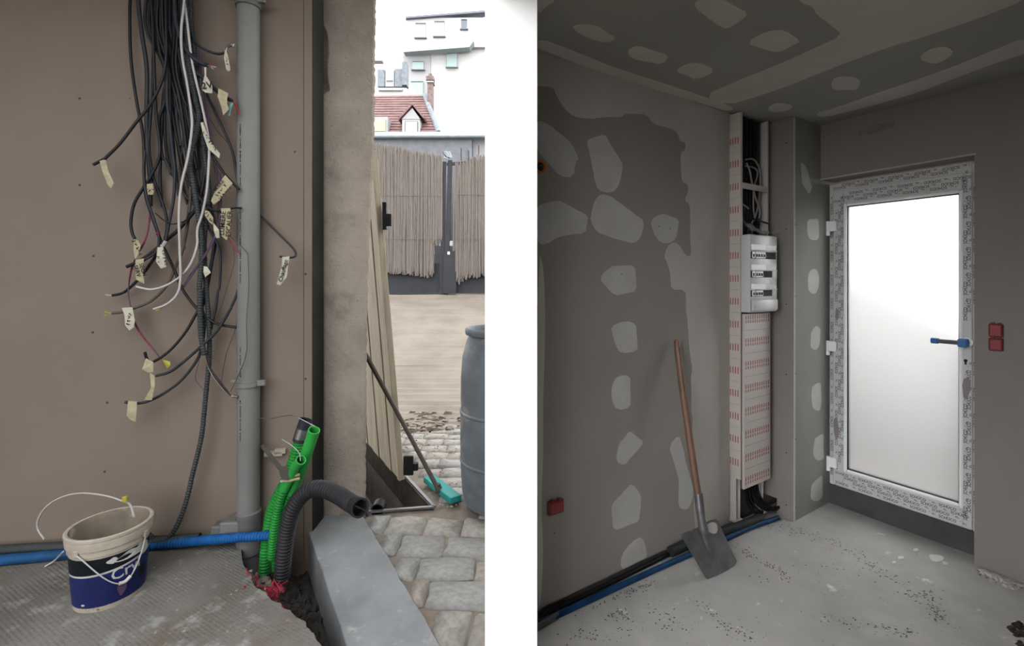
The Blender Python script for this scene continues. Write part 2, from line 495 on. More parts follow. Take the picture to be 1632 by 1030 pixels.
# right-hand room: u runs along its long wall, v from that wall into the room
RO = V3(0.111, 2.0417, 0); RU = V3(0.8446, 0.5356, 0).normalized(); RV = V3(RU.y, -RU.x, 0)
CEIL = 2.51
def R(u, v, z=0.0): return RO + RU * u + RV * v + V3(0, 0, z)
def on_v(px, py, v=0.0): return on_plane(px, py, R(0, v), RV)
def on_u(px, py, u): return on_plane(px, py, R(u, 0), RU)
def on_ceil(px, py): return on_plane(px, py, V3(0, 0, CEIL), V3(0, 0, 1))
def rbox(u0, u1, v0, v1, z0, z1):
    return obox(R((u0 + u1) / 2, (v0 + v1) / 2, (z0 + z1) / 2), RU * (u1 - u0) / 2, RV * (v1 - v0) / 2, V3(0, 0, (z1 - z0) / 2))
def xy(p): return (p.x, p.y)

ZS = {1: (140, 0, 340 / 1347), 2: (140, 240, 340 / 1347), 3: (140, 460, 340 / 1347), 4: (0, 740, 340 / 1208),
      5: (340, 640, 340 / 1094), 6: (460, 0, 313 / 1240), 7: (560, 180, 213 / 731), 8: (460, 460, 313 / 871),
      11: (400, 780, 373 / 1537), 12: (856, 0, 388 / 1537), 13: (1244, 0, 388 / 1537), 14: (1130, 160, 190 / 544),
      15: (1130, 480, 190 / 515), 16: (1280, 230, 352 / 1099), 17: (1280, 540, 352 / 863), 18: (856, 700, 388 / 1211),
      22: (856, 180, 324 / 982), 23: (856, 480, 324 / 878), 24: (1160, 360, 100 / 644)}
def zp(n, x, y):
    a = ZS[n]; return (a[0] + x * a[2], a[1] + y * a[2])
def zl(n, *pts): return [zp(n, x, y) for x, y in pts]

# ------------------------------------------------------------------ STRUCTURE: divider, shells, floors
DX0, DX1, DY = -43 / F * 1.6, 40 / F * 1.6, 1.6
struct('wall_divider', box(DX0, DX1, DY, 2.12, -0.3, 3.45), 'white_paint', 'smooth white end of a wall added to fill the blank between the two spaces')  # added wall, fills the white gap between two separate spaces

# left lining wall, its end seen beside the concrete column
e_r = xy(WL(497, 500)); e_l = xy(WB(-0.95, 0, 0)); wall_back = 0.14
wr = Vector((*e_r, 0)); wl = Vector((*e_l, 0))
wall_left = struct('wall_left', prism([xy(wl), xy(wr), (wr.x - 0.005, wr.y + wall_back), xy(wl - WN * wall_back)], -0.35, 3.40), 'lining',
                   'brownish plasterboard lining wall behind the hanging cables')
build('end_strip', prism([(wr.x - 0.003, wr.y + 0.006), (wr.x + 0.004, wr.y + 0.006), (wr.x + 0.004, wr.y + wall_back + 0.02), (wr.x - 0.003, wr.y + wall_back + 0.02)], -0.3, 3.4), 'lining_edge', wall_left)  # dark strip over the lining's end face, next to the column
for (px, py) in ((127, 157), (127, 295), (149, 408), (148, 530), (171, 642), (167, 752), (487, 437), (487, 604), (233, 528), (470, 242), (207, 157)):
    c = WL(px, py); build('screw_hole', disc(c, WN, 0.0065 if px not in (233, 207) else 0.003, 0.0012, 10), 'black_hole', wall_left)
seam = WL(484, 400); build('board_joint', obox(V3(seam.x, seam.y, 1.6) + WN * 0.0006, WD * 0.0012, WN * 0.0006, V3(0, 0, 1.75)), 'lining_edge', wall_left)
struct('wall_side', box(-3.75, -3.62, -1.1, 2.45, -0.3, 3.4), 'lining', 'plain side wall at the far left of the space')
struct('ceiling_left', prism([(-3.75, 1.0), (DX1, 1.0), (DX1, 2.0), (DX0, 2.88), (-3.75, 2.88)], 3.40, 3.52), 'ceil_board', 'board ceiling above the hanging cables')

# stamped cement slab with a broken edge along the trench
edge = [(383, 866), (386, 880), (388, 899), (396, 913), (402, 926), (409, 938), (424, 945), (431, 956), (444, 961), (452, 969), (461, 973), (471, 983),
        (485, 989), (490, 1000), (501, 1010), (506, 1022), (514, 1030), (522, 1045)]
epts = []
for a, b in zip(edge, edge[1:]):
    for k in range(3):
        t = k / 3; epts.append(xy(on_level(a[0] + (b[0] - a[0]) * t + RND.uniform(-1.6, 1.6), a[1] + (b[1] - a[1]) * t + RND.uniform(-1.2, 1.2))))
slab_poly = [xy(WB(-0.95, 0, 0)), xy(WL(381, 800))] + epts + [(-0.70, 1.62), (DX0, 1.62), (DX0, -1.1), (-3.62, -1.1), (-3.62, 2.3)]
struct('floor_left', prism(slab_poly, -0.28, 0.0), 'slab', 'grey cement slab with stamped dimples and broken edge')

# smooth concrete sill (runs away to the left, past the column)
sL, sR = on_level(482.5, 819), on_level(581, 825); sd = V3(-0.626, 1, 0)
def sill_pt(p, Y): return (p.x + sd.x * (Y - p.y), Y)
sill_poly = [sill_pt(sL, 1.62), sill_pt(sR, 1.62), sill_pt(sR, 2.9), sill_pt(sR, 3.02), sill_pt(sL, 3.3)]
def wob(a, b, n, amp):
    return [(a[0] + (b[0] - a[0]) * i / n + (RND.uniform(-amp, amp) if 0 < i < n else 0), a[1] + (b[1] - a[1]) * i / n) for i in range(n + 1)]
sp = wob(sill_pt(sL, 1.62), sill_pt(sR, 1.62), 2, 0) + wob(sill_pt(sR, 1.62), sill_pt(sR, 3.0), 26, 0.006)[1:] + wob(sill_pt(sL, 3.25), sill_pt(sL, 1.62), 30, 0.003)[:-1]
struct('trim_1', bev(prism(sp, -0.34, 0.0), 0.004), 'sill', 'smooth grey concrete sill between trench and cobbles')

# trench bottom
tv, tf = [], []
NX, NY = 26, 30
for j in range(NY + 1):
    for i in range(NX + 1):
        Y = 1.5 + 1.75 * j / NY; xl = -1.75 + (2.95 - Y) * 0.55; xr = sL.x + sd.x * (Y - sL.y) + 0.02
        z = -0.24 + RND.uniform(-0.02, 0.02)
        tv.append(V3(xl + (xr - xl) * i / NX, Y, z))
for j in range(NY):
    for i in range(NX):
        a = j * (NX + 1) + i; tf.append((a, a + 1, a + NX + 2, a + NX + 1))
build('trench_soil', (tv, tf), 'soil', None, 'dark loose soil at the bottom of the trench beside the sill', 'soil', None, 'stuff', smooth=60)

# concrete column with chipped arrises
cy = 2.93
rows = [-0.02 + 3.45 * i / 150 for i in range(151)]
def lerp_tab(tab, x):
    for (a, va), (b, vb) in zip(tab, tab[1:]):
        if a <= x <= b: return va + (vb - va) * (x - a) / (b - a)
    return tab[0][1] if x < tab[0][0] else tab[-1][1]
LT = [(-50, 515), (40, 516), (55, 522), (85, 524), (110, 521), (140, 525), (147, 525), (150, 513), (300, 512.5), (500, 511), (840, 510.5)]
RT = [(-50, 600), (250, 596), (330, 591), (420, 587), (520, 585), (640, 584), (840, 582)]
cv, cf = [], []
for i, z in enumerate(rows):
    py = HY + (H - z) * F / cy
    jr = RND.uniform(-1.6, 1.2) if i % 2 else RND.uniform(-0.4, 0.4)
    xl = (lerp_tab(LT, py) + RND.uniform(-.5, .5) - CX) / F * cy; xr = (lerp_tab(RT, py) + jr - CX) / F * cy
    cv += [V3(xl, cy, z), V3(xl + 0.006, cy - 0.006, z), V3(xr - 0.012, cy - 0.006, z), V3(xr, cy + 0.004, z), V3(xr - 0.19, cy + 0.28, z), V3(xl - 0.10, cy + 0.28, z)]
for i in range(150):
    for k in range(6):
        a = i * 6; cf.append((a + k, a + (k + 1) % 6, a + 6 + (k + 1) % 6, a + 6 + k))
cf += [(5, 4, 3, 2, 1, 0), tuple(900 + k for k in range(6))]
build('concrete_column', (cv, cf), 'column', None, 'rough bare concrete column with chipped edges at the doorway', 'column', smooth=25)
struct('wall_outer', prism([(-3.7, 2.74), (-1.50, 2.98), (-1.15, 3.0), (-1.15, 3.18), (-3.7, 3.0)], -0.3, 3.4), 'column', 'masonry behind the lining wall')

# courtyard: sandy bed, steel-rimmed sump, cobbles, ramp
s0, s1 = on_level(586, 816), on_level(692, 808)
def sump(p, t): return (p.x + sd.x * t, p.y + t)
SD = 1.75
bed = [sill_pt(sR, 1.62), (0.25, 1.62), (0.25, 2.35), (1.4, 3.1), (1.4, 5.2), sump(s1, 2.2), sump(s1, 0), sump(s0, 0), sill_pt(sR, 3.0)]
ground = struct('floor_courtyard', prism(bed, -0.25, -0.022), 'sand', 'sandy bed of the cobbled courtyard')
build('sump_lining', join(prism([sump(s0, 0), sump(s1, 0), sump(s1, SD), sump(s0, SD)], -0.62, -0.6),
      prism([sump(s0, SD), sump(s1, SD), sump(s1, SD + .08), sump(s0, SD + .08)], -0.6, 0.10),
      prism([sump(s0, -0.02), (s0.x - 0.03, s0.y), sump(V3(s0.x - 0.03, s0.y, 0), SD), sump(s0, SD)], -0.6, 0.06),
      prism([sump(s1, 0), (s1.x + 0.05, s1.y), sump(V3(s1.x + 0.05, s1.y, 0), SD), sump(s1, SD)], -0.6, -0.03)), 'soil2', ground)
rim = thing('sump_frame', (s1.x, s1.y, -0.02), 'thin steel angle rim around the sunken pit behind the column', 'frame')
build('front_angle', bar(V3(*sump(s0, 0), 0.0), V3(s1.x, s1.y, 0.0), 0.02, 0.012), 'steel', rim)
build('side_angle', bar(V3(s1.x, s1.y, 0.0), V3(*sump(s1, 1.2), 0.0), 0.02, 0.012), 'steel', rim)
pe = on_level(597, 809, 0.03) + V3(0, 0.12, -0.04)
sp_ = thing('drain_stub', pe, 'short black pipe end sticking into the steel-rimmed pit', 'pipe')
build('pipe_wall', hollow([pe, pe + V3(0.004, -0.04, 0.004), pe + V3(0.007, -0.07, 0.007), pe + V3(0.01, -0.10, 0.01)], 0.042, 0.035, 3), 'black', sp_)

CB = []
for k in range(12):
    rnd = random.Random(40 + k); lo, hi, top = [], [], []
    base_ = [(-.5, -.40), (-.43, -.48), (0, -.5), (.43, -.49), (.5, -.40), (.5, 0), (.5, .41), (.42, .49), (0, .5), (-.43, .48), (-.5, .40), (-.5, 0)]
    n = len(base_)
    for (x, y) in base_:
        x += rnd.uniform(-.045, .02) * (1 if x > 0 else -1); y += rnd.uniform(-.05, .02) * (1 if y > 0 else -1)
        lo.append(V3(x, y, -0.06)); hi.append(V3(x, y, -0.016 + rnd.uniform(-.004, .004)))
        top.append(V3(x * .91 + rnd.uniform(-.015, .015), y * .90 + rnd.uniform(-.015, .015), 0.0 + rnd.uniform(-.005, .004)))
    v = lo + hi + top + [V3(rnd.uniform(-.1, .1), rnd.uniform(-.1, .1), 0.006)]
    f = []
    for i in range(n):
        j = (i + 1) % n
        f += [(i, j, n + j, n + i), (n + i, n + j, 2 * n + j, 2 * n + i), (2 * n + i, 2 * n + j, 3 * n)]
    me = bpy.data.meshes.new('cobblestone'); me.from_pydata([tuple(p) for p in v], [], f)
    me.materials.append(M[['cobble', 'cobble_b', 'cobble_c', 'cobble'][k % 4]])
    me.polygons.foreach_set('use_smooth', [True] * len(me.polygons)); me.set_sharp_from_angle(angle=0.75); me.update(); CB.append(me)
Y = 1.66; row = 0
while Y < 5.0:
    dep = RND.uniform(.19, .235) if Y < 3.2 else RND.uniform(.15, .18); X = -1.75 + (row % 2) * 0.13 + RND.uniform(0, .05)
    while X < 0.42:
        w = RND.uniform(0.20, 0.33) if Y < 3.2 else RND.uniform(.16, .26)
        cxm, cym = X + w / 2, Y + dep / 2 + 0.10 * (X + 0.6) * -0.6
        curb_x = sR.x + sd.x * (cym - sR.y); sump_x = s1.x + sd.x * (cym - s1.y)
        okp = cxm + w / 2 > curb_x + 0.06 if cym < 2.97 else cxm - w / 2 > sump_x + 0.02
        ww, cc = w, cxm
        if okp and cym < 2.97 and cxm - w / 2 < curb_x - .02:
            x1 = cxm + w / 2; ww = max(.08, x1 - curb_x - .012); cc = x1 - ww / 2
        if cxm > DX0 + .1 and cym < 2.5: okp = False
        if okp:
            o = bpy.data.objects.new('cobblestone', RND.choice(CB)); COL.objects.link(o); o.parent = ground
            o0 = ORG[ground.name]
            o.location = (cc - o0.x, cym - o0.y, RND.uniform(-.014, -.003) - o0.z)
            o.scale = (ww * 1.03, dep * 1.04, 1.0); o.rotation_euler = (RND.uniform(-.03, .03), RND.uniform(-.03, .03), RND.uniform(-.08, .08) - .05)
        X += w
    Y += dep; row += 1

# ramp of brushed concrete with cross grooves, rising to the gate
GY, GZ, RY = 10.0, H - (470 - HY) / F * 10.0, 4.75
def ramp_z(Yv): return (Yv - RY) / (GY - RY) * GZ
rv, rf = [], []
Yv = RY; k = 0
while Yv < GY + 0.5:
    d = 0.05 + 0.055 * ((k * 7) % 5) / 5
    rv += [V3(x, Yv + 0.02 * math.sin(x * 3 + k), ramp_z(Yv) + (0.012 if k % 2 else -0.006) * RND.uniform(.3, 1.2)) for x in (-4.2, -3.2, -2.4, -1.6, -0.8, 0.2, 1.2)]
    Yv += d; k += 1
nr = len(rv) // 7
rf = [(j * 7 + i, j * 7 + i + 1, (j + 1) * 7 + i + 1, (j + 1) * 7 + i) for j in range(nr - 1) for i in range(6)]
struct('floor_ramp', (rv, rf), 'ramp', 'pale grooved concrete ramp rising to the gate')
rub = []
rr = random.Random(5)
for i in range(150):
    t = rr.random(); px = 632 + 62 * t + rr.gauss(0, 7) if i < 100 else rr.uniform(660, 760); py = (596 + 52 * t if i < 100 else 652) + rr.gauss(0, 5)
    p = on_level(px, max(py, 590), 0.0)
    if p.y > RY: p = V3(p.x * RY / p.y, RY + rr.uniform(-.2, .25), 0)
    rub.append(rock((p.x, p.y, max(0, ramp_z(p.y)) - 0.01), rr.uniform(.012, .05), rr))
build('edge_rubble', join(*rub), 'sand', None, 'crumbled sandy rubble where ramp meets the cobbles', 'rubble', None, 'stuff')
grit = []
for i in range(260):
    p = on_level(rr.uniform(640, 765), rr.uniform(690, 830), 0.0)
    if p.x < s1.x + sd.x * (p.y - s1.y) + .03 or p.y < s1.y: continue
    grit.append(rock((p.x, p.y, -0.004), rr.uniform(.003, .010), rr))
build('courtyard_grit', join(*grit), 'cobble', None, 'fine loose grit scattered on the cobbles by the barrel', 'grit', None, 'stuff')
struct('ground', box(-80, 80, -40, 120, -0.75, -0.66), 'sand', 'bare ground around the building')

# ------------------------------------------------------------------ right-hand room shell
wall_long = struct('wall_right_long', join(rbox(-0.06, 2.36, -0.14, 0.0, 0.035, CEIL + .1), rbox(-0.02, 2.36, -0.14, -0.05, -0.3, 0.04)), 'board', 'grey plasterboard wall with filler patches behind the shovel')
floor_r = struct('floor_right', prism([xy(R(-0.03, 0)), xy(R(2.45, 0)), xy(R(2.45, 2.6)), xy(R(-1.8, 2.6)), (DX0, -1.1), (DX0, 1.6), (DX1, 1.6), (DX1, 2.02)][::-1], -0.2, 0.0), 'rfloor', 'dusty grey screed floor in front of the glazed door')
ceil_r = struct('ceiling_right', prism([(DX1, 2.0), (DX1, 2.13), xy(R(2.45, -0.14)), xy(R(2.45, 2.6)), xy(R(-1.6, 2.6)), (0.35, -0.75), (DX0, 0.75), (DX0, 1.6), (DX1, 1.6)][::-1], CEIL, CEIL + 0.12), 'ceil_board', 'dark plasterboard ceiling with pale joints and patches')
UW, VB, UF = 2.152, 0.187, 2.272         # door-wall face, partition face, door-frame face
VR, ZD = 0.921, 2.155
wall_door = struct('wall_right_door', join(rbox(UW, UW + 0.30, VR, 2.6, 0.0, CEIL), rbox(UW, UW + 0.30, VB, VR, ZD, CEIL)), 'rboard', 'plain grey wall around the glazed door')
struct('wall_right_rear', rbox(-1.5, 2.45, 2.5, 2.62, 0, CEIL), 'rboard', 'plain rear wall of the room with the glazed door')
struct('wall_light_block', prism([xy(R(-1.5, 2.5)), (-0.42, -0.62), (-0.46, -0.72), xy(R(-1.55, 2.6))], 0, CEIL), 'rboard', 'unseen short wall added at the rear to block skylight')  # added out of view to cut the skylight entering the room
# boxed-in partition beside the door
UA = 1.816
part = struct('wall_right_partition', join(rbox(UA, UF + 0.18, 0.0, VB, 0.10, CEIL), rbox(UA + 0.0, UF + 0.18, 0.085, VB, 0.0, 0.10)), 'rboard', 'boxed plasterboard partition between cable duct and door')
build('cut_edge', rbox(UA - 0.002, UA + 0.012, VB, VB + 0.004, 0.0, CEIL), 'filler', part)
build('side_board', rbox(UA + 0.013, UF, VB, VB + 0.003, 0.0, CEIL), 'green_board', part)
for y in (228, 365, 485, 597, 722, 805):
    build('screw_hole', disc(on_u(1253, y, UA), -RU, 0.004, 0.001, 8), 'black_hole', part)
for y in (268, 358, 472, 596, 700, 809):
    build('screw_hole', disc(on_v(1268, y, VB + 0.004), RV, 0.004, 0.001, 8), 'black_hole', part)
struct('trim_2', rbox(UF - 0.005, UF + 0.16, VB, VR, 0.0, 0.128), 'plinth', 'dark waterproofed plinth under the glazed door')

def patch(poly_px, place, nrm, parent, m, name, t=0.0016, smooth_n=2, step=0, amp=0):
    if step: poly_px = ragged(poly_px, step, amp)
    if smooth_n: poly_px = chaikin(list(poly_px), smooth_n)
    return build(name, slabpoly([place(*p) for p in poly_px], nrm, t), m, parent)

# joint compound and filler on the long wall
Lp = lambda x, y: on_v(x, y, 0.0)
skim_px = [(838, 62), (858, 70), (1000, 117), (1151, 164), (1182, 174), (1180, 826), (1108, 858)] + \
          [(1106, 800), (1110, 740), (1103, 690)] + zl(23, (672, 520), (665, 470), (668, 380), (662, 330), (672, 290), (660, 250), (655, 190), (650, 130), (645, 60), (640, 0)) + \
          zl(22, (722, 960), (716, 858), (648, 855), (645, 790), (632, 730), (610, 690), (640, 625), (680, 630), (722, 695), (745, 685), (738, 560), (738, 440), (712, 425), (730, 380), (725, 340), (702, 335), (695, 280), (690, 190), (716, 180), (718, 140), (690, 140), (680, 95), (640, 72), (560, 55), (530, 5)) + \
          zl(12, (560, 715), (520, 745), (460, 735), (340, 750), (240, 740), (180, 700), (120, 600), (105, 555), (40, 548), (-60, 535))
patch(skim_px, Lp, RV, wall_long, 'skim', 'joint_compound', 0.0012, 1, 15, .8)
patch([(857, 400), (866, 420), (869, 500), (868, 560), (865, 650), (866, 720), (862, 800), (866, 880), (862, 960), (857, 975)], Lp, RV, wall_long, 'skim', 'joint_compound', 0.0012, 2)
WALLP = [zl(22, (0, 30), (60, 60), (165, 150), (205, 220), (185, 240), (175, 310), (110, 310), (60, 250), (0, 190)),
         zl(22, (235, 130), (325, 105), (415, 250), (400, 330), (380, 375), (330, 390), (290, 370), (270, 280)),
         zl(22, (3, 445), (105, 422), (245, 495), (230, 580), (150, 590), (100, 600), (40, 640), (3, 630)),
         zl(22, (275, 430), (305, 392), (350, 400), (515, 520), (500, 600), (470, 632), (400, 615), (285, 575), (258, 520)),
         zl(22, (548, 515), (600, 485), (685, 515), (670, 610), (635, 630), (590, 625), (560, 580)),
         zl(22, (295, 800), (350, 740), (470, 733), (478, 860), (375, 882)),
         zl(23, (318, 110), (385, 85), (425, 100), (432, 215), (360, 228), (335, 190)),
         zl(23, (322, 360), (350, 320), (402, 322), (402, 460), (345, 472), (322, 430)),
         zl(23, (338, 690), (350, 620), (400, 562), (462, 608), (375, 712)),
         zl(23, (322, 880), (405, 785), (448, 830), (440, 950), (328, 992)),
         zl(18, (525, 480), (545, 560), (540, 590), (415, 650), (415, 580), (470, 515)),
         zl(23, (570, 625), (615, 578), (640, 690), (660, 760), (675, 830), (660, 890), (635, 905), (612, 890), (612, 780), (590, 690))]
for p in WALLP: patch(p, Lp, RV, wall_long, 'filler', 'filler_patch', 0.0022, 1, 14, 0.9)
for (n, x, y) in ((22, 588, 549), (22, 642, 560), (22, 407, 780), (18, 85, 467)):
    build('screw_hole', disc(Lp(*zp(n, x, y)) + RV * 0.002, RV, 0.003, 0.001, 8), 'black_hole', wall_long)
# partition patches
Bp = lambda x, y: on_v(x, y, VB + 0.003)
for p in (zl(14, (418, 280), (440, 300), (470, 400), (455, 432), (425, 380)), zl(14, (447, 545), (498, 541), (502, 625), (490, 640), (455, 636), (446, 600)),
          zl(14, (455, 780), (485, 766), (502, 800), (498, 860), (480, 888), (452, 870), (449, 820)), zl(15, (440, 130), (462, 105), (480, 118), (478, 190), (460, 215), (436, 200)),
          zl(15, (445, 365), (480, 348), (485, 420), (478, 475), (448, 468), (440, 420)), zl(15, (455, 595), (493, 572), (495, 685), (462, 690), (447, 660)),
          zl(15, (445, 790), (490, 752), (490, 850), (462, 868), (437, 855))):
    patch(p, Bp, RV, part, 'filler', 'filler_patch', 0.002, 2, 8, .5)
# ceiling joints and patches
CN = V3(0, 0, -1)
Cp = lambda x, y: on_ceil(x, min(y, 300))
patch(zl(12, (4, 325), (1170, 700), (1250, 690), (1200, 660), (1045, 605), (770, 515), (500, 430), (210, 310), (4, 232)), Cp, CN, ceil_r, 'ceil_skim', 'joint_compound', 0.0014, 1)
patch(zl(12, (1045, 605), (1250, 515), (1537, 400)) + zl(13, (200, 310), (395, 222), (330, 165), (225, 90), (205, 40), (120, 15), (100, -60), (1650, -60), (1400, 60), (960, 215), (670, 300), (350, 420), (200, 480), (0, 560)) + zl(12, (1400, 605), (1205, 665)), Cp, CN, ceil_r, 'ceil_skim', 'joint_compound', 0.0013, 1)
patch(zl(13, (215, 715), (340, 682), (700, 555), (1040, 440), (1380, 300), (1560, 230), (1560, 335), (1430, 372), (1220, 448), (830, 598), (480, 690), (260, 745)), Cp, CN, ceil_r, 'ceil_skim', 'joint_compound', 0.0014, 1)
patch(zl(12, (2, 95), (60, 35), (120, 0), (100, -60), (-20, -60)), Cp, CN, ceil_r, 'ceil_skim', 'joint_compound', 0.0014, 1)
for p in (zl(12, (215, 178), (265, 150), (380, 160), (440, 205), (500, 235), (440, 270), (330, 245)), zl(12, (565, 325), (600, 300), (655, 290), (835, 350), (795, 405), (600, 372)),
          zl(12, (870, 445), (930, 405), (1010, 390), (1140, 445), (1010, 502)), zl(12, (985, 40), (1010, 0), (1030, -30), (1160, -10), (1335, 80), (1290, 125), (1200, 180), (1150, 165)),
          zl(12, (1322, 268), (1440, 200), (1540, 185), (1585, 200), (1670, 255), (1540, 325), (1490, 328)),
          zl(13, (318, 520), (345, 482), (465, 484), (502, 508), (490, 566), (335, 566)), zl(13, (880, 350), (970, 295), (1060, 290), (1098, 330), (1000, 402), (900, 388)),
          [(1222, 172), (1240, 162), (1266, 168), (1256, 176), (1230, 179)]):
    patch(p, Cp, CN, ceil_r, 'ceil_skim', 'filler_patch', 0.0022, 1, 18, .7)
Dp = lambda x, y: on_u(x, y, UW)
patch(zl(13, (480, 860), (510, 810), (560, 790), (720, 765), (720, 795), (620, 835)), Dp, -RU, wall_door, 'stain', 'smudge', 0.0006, 1, 6, 1.5)
build('reveal_bead', rbox(UW - 0.004, UW + 0.004, VB, VR + 0.006, ZD - 0.004, ZD + 0.004), 'filler', wall_door)

# ------------------------------------------------------------------ LEFT: drain pipe
pc = WL(396, 600, 0.07); pr = 0.0585
dp = thing('drain_pipe', V3(pc.x, pc.y, -0.22), 'tall grey plastic drain pipe clamped to the wall right of the cables', 'pipe')
def pz(py, Yd=pc.y): return H - (py - HY) / F * Yd
build('pipe_tube', sweep([V3(pc.x, pc.y, z) for z in (pz(815), 1.0, 2.0, pz(10))], pr, 28), 'pvc', dp, smooth=40)
build('upper_pipe', sweep([V3(pc.x, pc.y, pz(12)), V3(pc.x, pc.y, 3.4)], pr * 1.0, 28), 'pvc', dp, smooth=40)
build('top_socket', lathe([(pr * 1.04, pz(14)), (pr * 1.14, pz(13)), (pr * 1.14, pz(-14)), (pr * 1.04, pz(-16))], V3(pc.x, pc.y, 0), 28), 'pvc_dark', dp, smooth=40)
build('bottom_socket', lathe([(pr * 1.02, pz(813)), (pr * 1.13, pz(815)), (pr * 1.13, pz(822)), (pr * 1.07, pz(824)), (pr * 1.07, pz(870)), (pr * 1.12, pz(872)), (pr * 1.12, pz(880)), (pr * 1.0, pz(882)), (pr * 1.0, -0.22)], V3(pc.x, pc.y, 0), 28), 'pvc_dark', dp, smooth=40)
tee0 = V3(pc.x, pc.y, pz(840)); teed = (WL(360, 842, 0.075) - tee0).normalized()
build('branch_stub', bev(obox(tee0 + teed * .078, teed * .055, WN * .05, V3(0, 0, .052)), .008), 'pvc', dp)
build('branch_collar', bev(obox(tee0 + teed * .150, teed * .030, WN * .040, V3(0, 0, .030)) , .008), 'pvc_dark', dp)
for py in (611, 3):
    cl = lathe([(pr + .001, pz(py + 4)), (pr + .008, pz(py + 4)), (pr + .008, pz(py - 3)), (pr + .001, pz(py - 3))], V3(pc.x, pc.y, 0), 28)
    c = build('pipe_clamp', cl, 'pvc', dp, smooth=40)
    e = V3(pc.x + pr + .02, pc.y - .01, pz(py - 1))
    build('clamp_ear', bev(obox(e, WD * .022, WN * .010, V3(0, 0, .016)), .003), 'pvc', c)
    build('clamp_screw', disc(e + WD * .014 + WN * .01, WN, .006, .004, 8), 'steel', c)
    e2 = V3(pc.x - pr - .012, pc.y - .01, pz(py - 4))
    build('clamp_ear', bev(obox(e2, WD * .018, WN * .008, V3(0, 0, .010)), .003), 'pvc', c)
pq = random.Random(31)
for z0, n in ((2.02, 34), (1.48, 40), (.96, 16), (.60, 22)):
    for_print = []
    for k in range(n):
        if k % 7 == 5: continue
        zz = z0 + k * .0105
        for_print.append(obox(V3(pc.x - 0.012, pc.y - pr + .0006, zz), V3(.0035 * pq.uniform(.4, 1), 0, 0), V3(0, .0014, 0), V3(0, 0, .0038 * pq.uniform(.3, 1))))
    build('faint_print', join(*for_print), 'ink', dp, kind='stuff')

# ------------------------------------------------------------------ LEFT: hanging cables with paper tags
CEIL_L = 3.40
def scribble(c, xd, yd, n, h, rnd):
    """unreadable pen strokes along a line"""
    gs = []
    for k in range(n):
        p = c + xd * ((k - n / 2 + .5) * h * .62)
        for _ in range(2):
            a = p + xd * h * rnd.uniform(-.25, .25) + yd * h * rnd.uniform(-.38, .1); b = p + xd * h * rnd.uniform(-.25, .25) + yd * h * rnd.uniform(-.05, .38)
            t = (b - a); w = t.cross(WN).normalized() * h * .06
            gs.append(([a - w, b - w, b + w, a + w], [(0, 1, 2, 3)]))
    return join(*gs)
SCR = random.Random(8)
NOFF = [0]
def cpts(seq, off0, off1):
    n = len(seq); out = []
    for i, s in enumerate(seq):
        px, py = (zp(*s) if len(s) == 3 else s)
        t = i / max(1, n - 1); out.append(WL(px, py, off0 + (off1 - off0) * t))
    return out

def cable(label, seq, r=0.0085, m='black', off=(0.06, 0.06), top=True, group=None, name='cable', tip=None, kind='tube', seg=8, cat=None):
    pts = cpts(seq, *off)
    if top:
        a = pts[0]
        hub = WL(265, 0, 0.07); k = 0.55
        pts = [V3(a.x + (hub.x - a.x) * k * .5, a.y, CEIL_L), ] + pts
    base = min(pts, key=lambda p: p.z)
    root = thing(name, base, label, cat or ('conduit' if kind == 'corr' else 'cable'), group)
    if kind == 'corr':
        build('corrugated_tube', corrugated(pts, r, 0.0150, 0.22, 12, 8), m, root, smooth=25)
    else:
        build('sheath', tube(pts, r * .88 * (.85 if m == 'white_cable' else 1), seg, 7), m, root, smooth=60)
    if tip:
        e, d = pts[-1], (pts[-1] - pts[-2]).normalized()
        for i, tm in enumerate(tip):
            sw = (WD if i % 2 else V3(0, 0, 1)) * (0.012 * (1 if i < 2 else -1))
            build('wire_end', tube([e - d * .01, e + d * .018 + sw * .4, e + d * .034 + sw], 0.0028, 5, 4), tm, root)
    return root

def wire(label, seq, r, m, off, group=None, name='wire', root=None, part='wire'):
    pts = cpts(seq, *off)
    g = tube(pts, r, 6, 8)
    if root is not None: return build(part, g, m, root, smooth=60)
    return build(name, g, m, None, label, 'wire', group, smooth=60)

def paper(root, seq, off, m='tape', text=None, angle=0.0, h=0.03, at=None, curl=0.012, name='paper_tag'):
    """bent paper tag: outline in picture order, on a plane a little off the wall"""
    P = [zp(*s) if len(s) == 3 else s for s in seq]
    cxp = sum(p[0] for p in P) / len(P); cyp = sum(p[1] for p in P) / len(P)
    ys = [p[1] for p in P]; y0, y1 = min(ys), max(ys)
    bend = lambda p: off + curl * math.sin((p[1] - y0) / max(1, (y1 - y0)) * 2.6)
    w = [WL(p[0], p[1], bend(p)) for p in P]
    c = WL(cxp, cyp, bend((cxp, cyp)) + 0.002)
    n = len(w)
    v = w + [p + WN * .0012 for p in w] + [c, c + WN * .0012]; f = []
    for i in range(n):
        j = (i + 1) % n
        f += [(i, j, 2 * n), (n + j, n + i, 2 * n + 1), (i, n + i, n + j, j)]
    tg = build(name, (v, f), m, root)
    if text:
        xd = WD * math.cos(angle) + V3(0, 0, math.sin(angle)); yd = V3(0, 0, math.cos(angle)) - WD * math.sin(angle)
        for i, line in enumerate(text):
            k = (len(text) - 1) / 2 - i
            ctr = WL(*(at or (cxp, cyp)), off + curl + 0.006) + yd * (k * h * 0.95)
            g = scribble(ctr, xd, yd, len(line), h, SCR) if line.startswith('~') else lettering(line, ctr, xd, yd, h)
            build('handwriting', g, 'ink', tg)
    return tg

